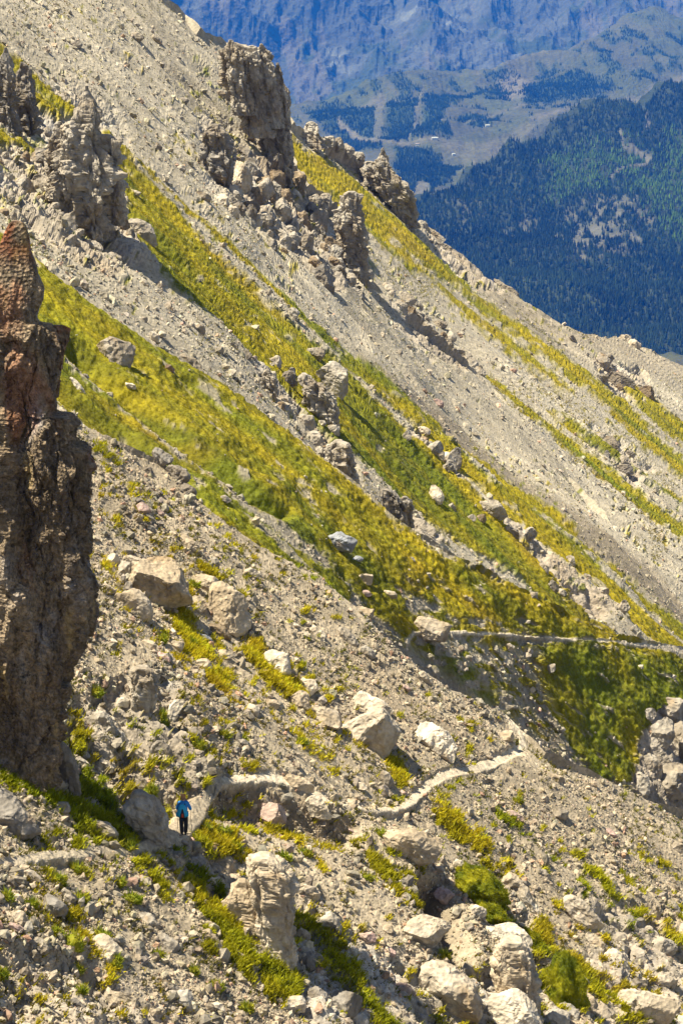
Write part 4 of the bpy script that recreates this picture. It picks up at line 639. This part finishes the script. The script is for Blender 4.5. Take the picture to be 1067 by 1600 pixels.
# broken bedrock ribs on the near slope
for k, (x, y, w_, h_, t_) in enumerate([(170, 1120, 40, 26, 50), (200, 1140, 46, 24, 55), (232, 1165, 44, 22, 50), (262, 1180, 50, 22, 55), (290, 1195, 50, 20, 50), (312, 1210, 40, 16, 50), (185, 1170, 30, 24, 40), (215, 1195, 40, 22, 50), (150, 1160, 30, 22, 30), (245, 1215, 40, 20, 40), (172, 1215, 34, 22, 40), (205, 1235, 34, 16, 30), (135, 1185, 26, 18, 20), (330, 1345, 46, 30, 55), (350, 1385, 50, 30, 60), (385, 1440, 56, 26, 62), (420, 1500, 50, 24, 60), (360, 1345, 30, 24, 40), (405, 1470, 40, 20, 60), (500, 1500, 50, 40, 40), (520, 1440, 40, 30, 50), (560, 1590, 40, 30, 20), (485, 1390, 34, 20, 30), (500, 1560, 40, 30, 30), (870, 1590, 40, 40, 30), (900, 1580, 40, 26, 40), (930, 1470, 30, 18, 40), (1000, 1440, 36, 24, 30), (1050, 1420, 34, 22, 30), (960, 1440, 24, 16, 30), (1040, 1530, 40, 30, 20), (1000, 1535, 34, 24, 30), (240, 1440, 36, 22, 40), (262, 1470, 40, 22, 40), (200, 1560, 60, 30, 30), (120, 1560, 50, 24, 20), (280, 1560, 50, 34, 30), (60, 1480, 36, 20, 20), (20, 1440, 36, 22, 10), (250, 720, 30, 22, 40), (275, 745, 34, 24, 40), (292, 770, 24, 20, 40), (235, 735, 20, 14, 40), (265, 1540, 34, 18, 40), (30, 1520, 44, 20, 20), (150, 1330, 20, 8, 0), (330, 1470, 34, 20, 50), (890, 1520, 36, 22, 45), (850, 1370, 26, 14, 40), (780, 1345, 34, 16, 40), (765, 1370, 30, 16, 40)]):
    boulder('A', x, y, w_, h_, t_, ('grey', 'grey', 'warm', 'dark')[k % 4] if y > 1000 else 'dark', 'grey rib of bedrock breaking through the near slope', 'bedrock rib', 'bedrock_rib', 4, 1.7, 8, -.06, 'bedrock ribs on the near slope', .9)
def jag(ly, n, wpx, region, label, group, seed, tones=('grey', 'dark', 'grey', 'brown')):
    L = LY[ly]; P, r, c, g = sample(L, region, n, seed)
    protos = [boulder_mesh('rock_block', 1, g.uniform(.7, 1.3), g.uniform(.7, 1.1), g.uniform(-20, 50), seed*10+k, tones[k % len(tones)], 4, 1.5, 12) for k in range(9)]
    for m in protos: m.materials.append(M_ROCKF)
    for k in range(n):
        s = wpx*(.6+1.0*g.random()**2)*(P[k]@CF)/FPX; o = bpy.data.objects.new('rock_block', protos[k % 9]); COL.objects.link(o); o.location = P[k]+L['N'][r[k], c[k]]*s*.1
        o.rotation_euler = (g.uniform(-.3, .3), g.uniform(-.3, .5), g.uniform(-.6, .6)); o.scale = (s, s, s*g.uniform(.8, 1.5)); tag(o, label, 'rock block', group)
U, V = Cc['U'], Cc['V']; inp = lambda p: (poly_sd(U, V, p) < 0)*1.0
jag('C', 75, 20, inp([(325, 230), (360, 220), (395, 200), (452, 225), (500, 312), (565, 330), (570, 440), (530, 455), (470, 410), (400, 370), (350, 330)]), 'jagged grey block in the broken rock below the skyline cliff', 'broken blocks below the skyline cliff', 71)
jag('C', 34, 19, inp([(0, 225), (60, 230), (110, 300), (190, 350), (235, 400), (180, 410), (90, 370), (0, 320)]), 'weathered grey rock rising from the rubble of the middle hillside', 'rocks in the middle rubble', 72)
jag('C', 30, 15, inp([(380, 540), (440, 550), (530, 660), (550, 720), (500, 720), (430, 640)])+inp([(700, 790), (790, 800), (950, 960), (880, 940)])*.5+inp([(640, 660), (690, 690), (730, 740), (690, 740)])*.7, 'weathered grey rock rising from the rubble of the middle hillside', 'rocks in the middle rubble', 73)
U, V = E['U'], E['V']
jag('E', 36, 15, inp([(595, 440), (650, 470), (750, 565), (750, 592), (690, 560), (620, 500)])+inp([(925, 560), (1000, 590), (1010, 620), (940, 610)])*.7+inp([(935, 665), (1015, 730), (990, 750), (930, 700)])*.7, 'weathered grey rock rising from the scree of the far hillside', 'rocks in the far scree', 74)
# loose blocks, a few shared shapes
def loose(ly, n, wpx, region, tone_list, label, group, seed):
    L = LY[ly]; P, r, c, g = sample(L, region, n, seed); protos = [boulder_mesh('loose_stone', 1, g.uniform(.55, .85), g.uniform(.5, .8), 0, seed*10+k, tone_list[k % len(tone_list)], 3, .9, 9) for k in range(8)]
    for m in protos: m.materials.append(M_ROCKN if ly == 'A' else M_ROCKF)
    for k in range(n):
        s = wpx*(.75+.5*g.random()**2)*(P[k]@CF)/FPX*(1+1.2*(g.random() > .85)); o = bpy.data.objects.new('loose_stone', protos[k % 8]); COL.objects.link(o)
        o.location = P[k]+L['N'][r[k], c[k]]*s*.15; o.rotation_euler = (g.uniform(-.4, .4), g.uniform(.2, .9), g.uniform(-.5, .5)); o.scale = (s, s*g.uniform(.7, 1), s*g.uniform(.6, 1)); tag(o, label, 'stone', group)
U, V = A['U'], A['V']; cl = sst(-.1, .4, noise_px(U, V, 45, 151, 40, 1.5)); up = V < np.interp(U, [-60, 210, 290, 340, 620, 700, 820, 1100], [1345, 1325, 1290, 1222, 1262, 1210, 1150, 1300])
loose('A', 85, 12, sc(A)*(1-pa)*cl*up, ('warm', 'pale', 'warm', 'grey', 'pink'), 'small tan block lying loose on the near slope above the path', 'loose blocks above the path', 61)
loose('A', 80, 13, sc(A)*(1-pa)*cl*(~up), ('warm', 'grey', 'pale', 'warm', 'pink'), 'small tan or grey block lying loose on the near slope below the path', 'loose blocks below the path', 62)
loose('B', 60, 9, sc(B)*sst(850, 950, B['V']), ('grey', 'pale'), 'small grey block lying in the gully under the far path', 'loose blocks in the gully', 63)
loose('C', 62, 8, sc(Cc), ('dark', 'grey', 'grey'), 'small dark block lying on the scree of the middle hillside', 'loose blocks in the middle scree', 64)
loose('E', 28, 7, sc(E), ('dark', 'grey'), 'small dark block lying on the scree of the far hillside', 'loose blocks in the far scree', 65)

# ------------------------------------------------------------------ moss cushions and grass tufts
def cushion(name, ly, cx, cy, w, h, tilt, label, cat, cols, blade, nbl, lift=.12, flat=.5, sub=5, group=None):
    L = LY[ly]; C = lookup(L, cx, cy)[0]; n = lookup(L, cx, cy, 'N')[0]; k = (C@CF)/FPX; w, h = w*k, h*k; g = np.random.default_rng(int(cx+cy*3)); V, F = ico(sub)
    S = max(w, h); off = g.uniform(-30, 30, 3); W = V*np.array([w, h, min(w, h)*flat*2])*.5; W = W*(1+.5*fbm(V*1.6+off, 4, 3)+.16*fbm(V*6+off, 3, 9))[:, None]
    t = math.radians(tilt); ax = CR*math.cos(t)-CU*math.sin(t); ay = CR*math.sin(t)+CU*math.cos(t); R = np.stack([ax, ay, -CF]); P = W@R; cn = fbm(P/(.22*S)+off, 4, 5)
    col = mixc(np.broadcast_to(np.array(cols[0]), P.shape).copy(), cols[1], np.clip(.5+1.5*cn, 0, 1)); m = V@R; tri = F[g.integers(0, len(F), nbl)]; bp = P[tri].mean(1); nn = m[tri].mean(1)
    up = nn*.7+np.array([0, 0, .55])+g.normal(size=(nbl, 3))*.3; side = np.cross(up, g.normal(size=(nbl, 3))); side /= np.linalg.norm(side, axis=1, keepdims=True); b = side*blade*.16; hh = blade*g.uniform(.5, 1.3, (nbl, 1))
    Q = np.stack([bp-b, bp+b, bp+up*hh], 1).reshape(-1, 3); bc = np.repeat(col[tri].mean(1)*(1+.15*g.normal(size=(nbl, 1))), 3, 0)
    VV = np.concatenate([P*.97, Q]); FF = np.concatenate([F, np.arange(nbl*3).reshape(-1, 3)+len(P)]); o = link(name, mesh_np(name, VV, FF, np.clip(np.concatenate([col, bc]), .01, .6)), M_GRASS, C+n*lift*min(w, h)); tag(o, label, cat, group); return o
MC = ((.14, .165, .008), (.34, .32, .014)); GC = ((.22, .28, .02), (.42, .38, .035))
cushion('moss_cushion', 'A', 884, 1548, 72, 110, -8, 'big round green moss cushion at the bottom right', 'moss', MC, .07, 14000, .12, .34)
cushion('moss_cushion', 'A', 752, 1392, 96, 58, 48, 'large dark green moss patch above the capping stone', 'moss', MC, .08, 7000, .25)
cushion('moss_cushion', 'A', 772, 1432, 60, 30, 35, 'lower moss lobe hanging over the capping stone', 'moss', MC, .08, 4000, .3)
cushion('moss_cushion', 'A', 846, 1462, 50, 20, 60, 'thin moss strip right of the pale rock ridge', 'moss', MC, .08, 2500, .2)
TF = [(129, 1348, 26, 20), (93, 1371, 24, 22), (127, 1404, 24, 22), (49, 1413, 18, 18), (188, 1376, 16, 18), (8, 1405, 18, 22), (84, 1455, 24, 16), (10, 1508, 24, 18), (250, 1490, 22, 14), (305, 1514, 14, 14), (384, 1574, 22, 18), (132, 1543, 14, 14), (208, 1402, 28, 18), (337, 1540, 22, 26), (199, 1318, 28, 18), (242, 1225, 20, 26), (276, 1240, 18, 22), (302, 1000, 16, 14), (252, 1000, 16, 16), (310, 905, 18, 14), (328, 1283, 24, 12), (355, 1290, 26, 14), (372, 1312, 26, 16), (115, 1470, 30, 36), (130, 1500, 20, 22), (182, 1500, 14, 40), (157, 1460, 30, 20), (448, 1335, 22, 14), (480, 1330, 22, 14), (155, 1075, 20, 16), (258, 1110, 16, 22), (262, 1125, 18, 18), (300, 1170, 26, 22), (345, 1150, 24, 14), (375, 1160, 18, 12), (565, 1375, 26, 14), (687, 1498, 18, 18), (810, 1250, 14, 10), (590, 1308, 20, 14), (470, 1160, 18, 12)]
for (x, y, w_, h_) in TF: cushion('grass_tuft', 'A', x, y+h_*.2, w_, h_*.8, 12, 'bright green tuft of grass growing between stones of the near slope', 'grass tuft', GC, .17, 260, .1, .45, 3, 'grass tufts between the stones')
# ------------------------------------------------------------------ small buildings on the plateau
M_WALL = plain('pale_render', (.62, .58, .52)); M_ROOF = plain('roof_sheet', (.22, .16, .13)); M_ROOFW = plain('light_roof', (.38, .38, .4)); M_WIN = plain('window_glass', (.05, .07, .09), .2)
def house(u, v, wd, dp, hh, ang, roofm, label):
    wd, dp, hh = wd*.7, dp*.8, hh*.7
    P = lookup(M_, u, v)[0]; r = bpy.data.objects.new('chalet', None); COL.objects.link(r); r.location = P+np.array([0, 0, -2]); r.rotation_euler = (0, 0, ang); tag(r, label, 'house', 'chalets on the plateau')
    x, y = wd/2, dp/2; hh += 2
    Vw = [(-x, -y, 0), (x, -y, 0), (x, y, 0), (-x, y, 0), (-x, -y, hh), (x, -y, hh), (x, y, hh), (-x, y, hh), (-x, 0, hh+dp*.3), (x, 0, hh+dp*.3)]
    me = bpy.data.meshes.new('wall'); me.from_pydata(Vw, [], [(0, 1, 5, 4), (2, 3, 7, 6), (1, 2, 6, 9, 5), (3, 0, 4, 8, 7)]); link('wall', me, M_WALL, parent=r)
    q = 1.1; e = .7; zt = hh+dp*.3+.35; z0 = hh-dp*.3*(q-1)+.35
    Vr = [(-x-e, -y*q, z0), (x+e, -y*q, z0), (x+e, 0, zt), (-x-e, 0, zt), (x+e, y*q, z0), (-x-e, y*q, z0)]; Vr += [(a, b, c-.3) for a, b, c in Vr]
    me = bpy.data.meshes.new('roof'); me.from_pydata(Vr, [], [(0, 1, 2, 3), (3, 2, 4, 5), (7, 6, 9, 8), (8, 9, 11, 10), (0, 6, 7, 1), (4, 10, 11, 5), (1, 7, 8, 2), (2, 8, 10, 4), (0, 3, 9, 6), (3, 5, 11, 9)]); link('roof', me, roofm, parent=r)
    for k in range(3):
        a = -x+wd*(k+.5)/3; me = bpy.data.meshes.new('window'); me.from_pydata([(a-.9, -y-.05, hh*.5), (a+.9, -y-.05, hh*.5), (a+.9, -y-.05, hh*.5+1.6), (a-.9, -y-.05, hh*.5+1.6)], [], [(0, 1, 2, 3)]); link('window', me, M_WIN, parent=r)
house(680, 252, 34, 14, 8, .1, M_ROOFW, 'long pale chalet beside the plateau road, rightmost of the pair'); house(654, 256, 20, 12, 7, -.2, M_ROOF, 'brown roofed chalet left of the long pale one')
house(760, 221, 26, 13, 7, .2, M_ROOFW, 'light roofed chalet highest on the ski plateau'); house(708, 264, 16, 12, 7, .4, M_ROOFW, 'lone white roofed chalet nearest the forest hill'); house(635, 262, 14, 11, 6, 0, M_ROOFW, 'small white chalet beside the dark wood')

# ------------------------------------------------------------------ the hiker
FT = lookup(A, 289, 1304)[0]; HK = 1.0
SKIN = plain('skin', (.55, .33, .22)); JCK = plain('blue_jacket_cloth', (.012, .20, .55)); TRS = plain('black_trouser_cloth', (.012, .012, .018)); HAIR = plain('auburn_hair', (.32, .15, .06)); BOOT = plain('boot_leather', (.035, .03, .03))
PACK = plain('teal_pack_cloth', (.015, .33, .55)); PACKD = plain('dark_pack_cloth', (.012, .015, .03)); PACKR = plain('red_pack_panel', (.45, .05, .02)); POLE = plain('dark_pole', (.06, .05, .05), .4)
def skin_mesh(name, pts, edges, rad, sub=2):
    me = bpy.data.meshes.new(name); me.from_pydata([tuple(p) for p in pts], edges, []); o = bpy.data.objects.new(name, me); COL.objects.link(o)
    m = o.modifiers.new('s', 'SKIN'); m.use_smooth_shade = True; sv = me.skin_vertices[0].data
    for k, r in enumerate(rad): sv[k].radius = (r, r) if not isinstance(r, tuple) else r
    sv[0].use_root = True; o.modifiers.new('u', 'SUBSURF').levels = sub; o.modifiers['u'].render_levels = sub
    bpy.context.view_layer.update(); ev = o.evaluated_get(bpy.context.evaluated_depsgraph_get()); out = bpy.data.meshes.new_from_object(ev); out.name = name
    bpy.data.objects.remove(o); return out
hiker = bpy.data.objects.new('person', None); COL.objects.link(hiker); hiker.location = FT; tag(hiker, 'hiker seen from behind in a blue jacket and black trousers walking on the path', 'person')
HB = dict(pel=(0, 0, .95), sp=(0, 0, 1.12), ch=(0, 0, 1.30), nb=(0, 0, 1.45), nk=(0, .015, 1.52), hd=(0, .03, 1.61), tp=(0, .02, 1.70),
          sL=(-.17, 0, 1.40), eL=(-.25, .02, 1.15), wL=(-.23, .20, 1.04), sR=(.17, 0, 1.40), eR=(.28, .0, 1.15), wR=(.26, .19, 1.03),
          hL=(-.085, 0, .90), kL=(-.095, .03, .50), aL=(-.075, -.03, .09), tL=(-.08, .12, .04), hR=(.085, 0, .90), kR=(.09, .0, .50), aR=(.065, .0, .09), tR=(.07, .15, .04))
ks = list(HB); ix = {k: i for i, k in enumerate(ks)}; pts = [HB[k] for k in ks]
ed = [('pel', 'sp'), ('sp', 'ch'), ('ch', 'nb'), ('nb', 'nk'), ('nk', 'hd'), ('hd', 'tp'), ('ch', 'sL'), ('sL', 'eL'), ('eL', 'wL'), ('ch', 'sR'), ('sR', 'eR'), ('eR', 'wR'), ('pel', 'hL'), ('hL', 'kL'), ('kL', 'aL'), ('aL', 'tL'), ('pel', 'hR'), ('hR', 'kR'), ('kR', 'aR'), ('aR', 'tR')]
rd = dict(pel=.13, sp=.12, ch=.14, nb=.075, nk=.055, hd=.092, tp=.06, sL=.06, eL=.045, wL=.03, sR=.06, eR=.045, wR=.03, hL=.08, kL=.055, aL=.038, tL=.03, hR=.08, kR=.055, aR=.038, tR=.03)
edges = [(ix[a], ix[b]) for a, b in ed]; rad = [rd[k] for k in ks]
def addv(p, q, r): pts.append(p); rad.append(r); edges.append((q, len(pts)-1)); return len(pts)-1
for sgn, wk in ((-1, 'wL'), (1, 'wR')):
    wx, wy, wz = HB[wk]; pm = addv((wx, wy+.06, wz-.01), ix[wk], .03)
    for k in range(4):
        f = addv((wx+sgn*(.022-.014*k), wy+.10, wz+.012-.018*k), pm, .010); f = addv((wx-sgn*.012, wy+.115+.004*k, wz+.008-.018*k), f, .009); addv((wx-sgn*.028, wy+.09, wz+.006-.018*k), f, .008)
    f = addv((wx-sgn*.03, wy+.055, wz+.02), pm, .011); addv((wx-sgn*.03, wy+.085, wz+.03), f, .009)
addv((0, .125, 1.60), ix['hd'], .016); addv((-.095, .02, 1.60), ix['hd'], .016); addv((.095, .02, 1.60), ix['hd'], .016)
link('body', skin_mesh('body', pts, edges, rad), SKIN, parent=hiker)
def garment(name, keys, eds, rr, mat, extra=()):
    p = [HB[k] for k in keys]; e = [(keys.index(a), keys.index(b)) for a, b in eds]; r = [rr[k] for k in keys]
    for (pt, k, rr_) in extra: p.append(pt); e.append((keys.index(k), len(p)-1)); r.append(rr_)
    return link(name, skin_mesh(name, p, e, r), mat, parent=hiker)
garment('jacket', ['ch', 'sp', 'nb', 'nk', 'sL', 'eL', 'wL', 'sR', 'eR', 'wR'], [('ch', 'sp'), ('ch', 'nb'), ('nb', 'nk'), ('ch', 'sL'), ('sL', 'eL'), ('eL', 'wL'), ('ch', 'sR'), ('sR', 'eR'), ('eR', 'wR')],
        dict(ch=(.19, .17), sp=(.175, .16), nb=.10, nk=.068, sL=.085, eL=.068, wL=.046, sR=.085, eR=.068, wR=.046), JCK, [((0, -.0, .88), 'sp', (.18, .16))])
garment('trousers', ['pel', 'hL', 'kL', 'aL', 'hR', 'kR', 'aR'], [('pel', 'hL'), ('hL', 'kL'), ('kL', 'aL'), ('pel', 'hR'), ('hR', 'kR'), ('kR', 'aR')], dict(pel=(.15, .14), hL=.115, kL=.092, aL=.075, hR=.115, kR=.092, aR=.075), TRS)
for a, t_ in (('aL', 'tL'), ('aR', 'tR')):
    a_, t2 = HB[a], HB[t_]; link('boot', skin_mesh('boot', [(a_[0], a_[1], .13), (a_[0], a_[1]-.01, .05), (t2[0], t2[1], .045)], [(0, 1), (1, 2)], [.052, .052, .042]), BOOT, parent=hiker)
link('hair', skin_mesh('hair', [(0, .005, 1.66), (0, -.02, 1.60), (0, -.035, 1.53), (0, .03, 1.71)], [(0, 1), (1, 2), (0, 3)], [.102, .085, .045, .075]), HAIR, parent=hiker)
def loft(name, secs, mat, parent, n=20, e=.6):    # rounded sections (z, cx, cy, half width, half depth)
    th = np.arange(n)*2*np.pi/n; cs, sn = np.cos(th), np.sin(th); X = np.sign(cs)*np.abs(cs)**e; Y = np.sign(sn)*np.abs(sn)**e; V = []
    for (z, cx, cy, hw_, hd_) in secs: V += [(cx+hw_*a, cy+hd_*b, z) for a, b in zip(X, Y)]
    F = [(k*n+i, k*n+(i+1) % n, (k+1)*n+(i+1) % n, (k+1)*n+i) for k in range(len(secs)-1) for i in range(n)]+[tuple(range(n))[::-1], tuple(range((len(secs)-1)*n, len(secs)*n))]
    me = bpy.data.meshes.new(name); me.from_pydata(V, [], F); me.polygons.foreach_set('use_smooth', [True]*len(F)); return link(name, me, mat, parent=parent)
pk = bpy.data.objects.new('backpack', None); COL.objects.link(pk); pk.location = Vector(FT)+Vector((-.03, -.20, .9)); tag(pk, 'light blue backpack with dark centre and red panel on the hiker', 'backpack')
loft('pack_body', [(.0, 0, -.02, .12, .06), (.03, 0, -.03, .19, .11), (.14, 0, -.04, .215, .13), (.28, 0, -.03, .185, .12), (.42, 0, -.01, .13, .10), (.50, 0, 0, .10, .08), (.52, 0, 0, .05, .05)], PACK, pk)
pp = loft('front_pocket', [(.03, .02, -.13, .075, .03), (.05, .02, -.145, .085, .04), (.18, .02, -.155, .075, .04), (.30, .02, -.13, .045, .035), (.38, .02, -.10, .02, .03)], PACKD, pk)
loft('red_panel', [(.05, .02, -.185, .04, .012), (.07, .02, -.192, .05, .014), (.17, .02, -.196, .035, .014), (.21, .02, -.185, .015, .012)], PACKR, pp)
for sx in (-1, 1):
    loft('side_pocket', [(.02, sx*.20, -.02, .02, .05), (.05, sx*.215, -.02, .035, .07), (.16, sx*.215, -.02, .035, .07), (.20, sx*.20, -.02, .02, .05)], PACK, pk, 12)
    link('shoulder_strap', skin_mesh('shoulder_strap', [(sx*.09, .02, .46), (sx*.12, .20, .56), (sx*.13, .36, .46), (sx*.14, .37, .28), (sx*.17, .24, .10)], [(0, 1), (1, 2), (2, 3), (3, 4)], [.022]*5, 1), PACKD, parent=pk)
for sx, wk in ((-1, 'wL'), (1, 'wR')):
    wx, wy, wz = HB[wk]; po = bpy.data.objects.new('trekking_pole', None); COL.objects.link(po); hx = wx-sx*.02; base = (hx+sx*.07, wy-.02, 0); po.location = Vector(FT)+Vector(base)
    top = Vector((-sx*.07, .12, wz+.05)); tag(po, 'dark trekking pole in the %s of the hiker' % ('left hand' if sx < 0 else 'right hand'), 'trekking pole', 'trekking poles')
    def tube(name, a, b, r, m): return link(name, skin_mesh(name, [a, (a+b)/2, b], [(0, 1), (1, 2)], [r]*3, 1), m, parent=po)
    tube('shaft', Vector((0, 0, -.02)), top*.93, .011, POLE); tube('grip', top*.9, top*1.02, .019, PACKD); tube('basket', top*.05, top*.06, .035, PACKD)
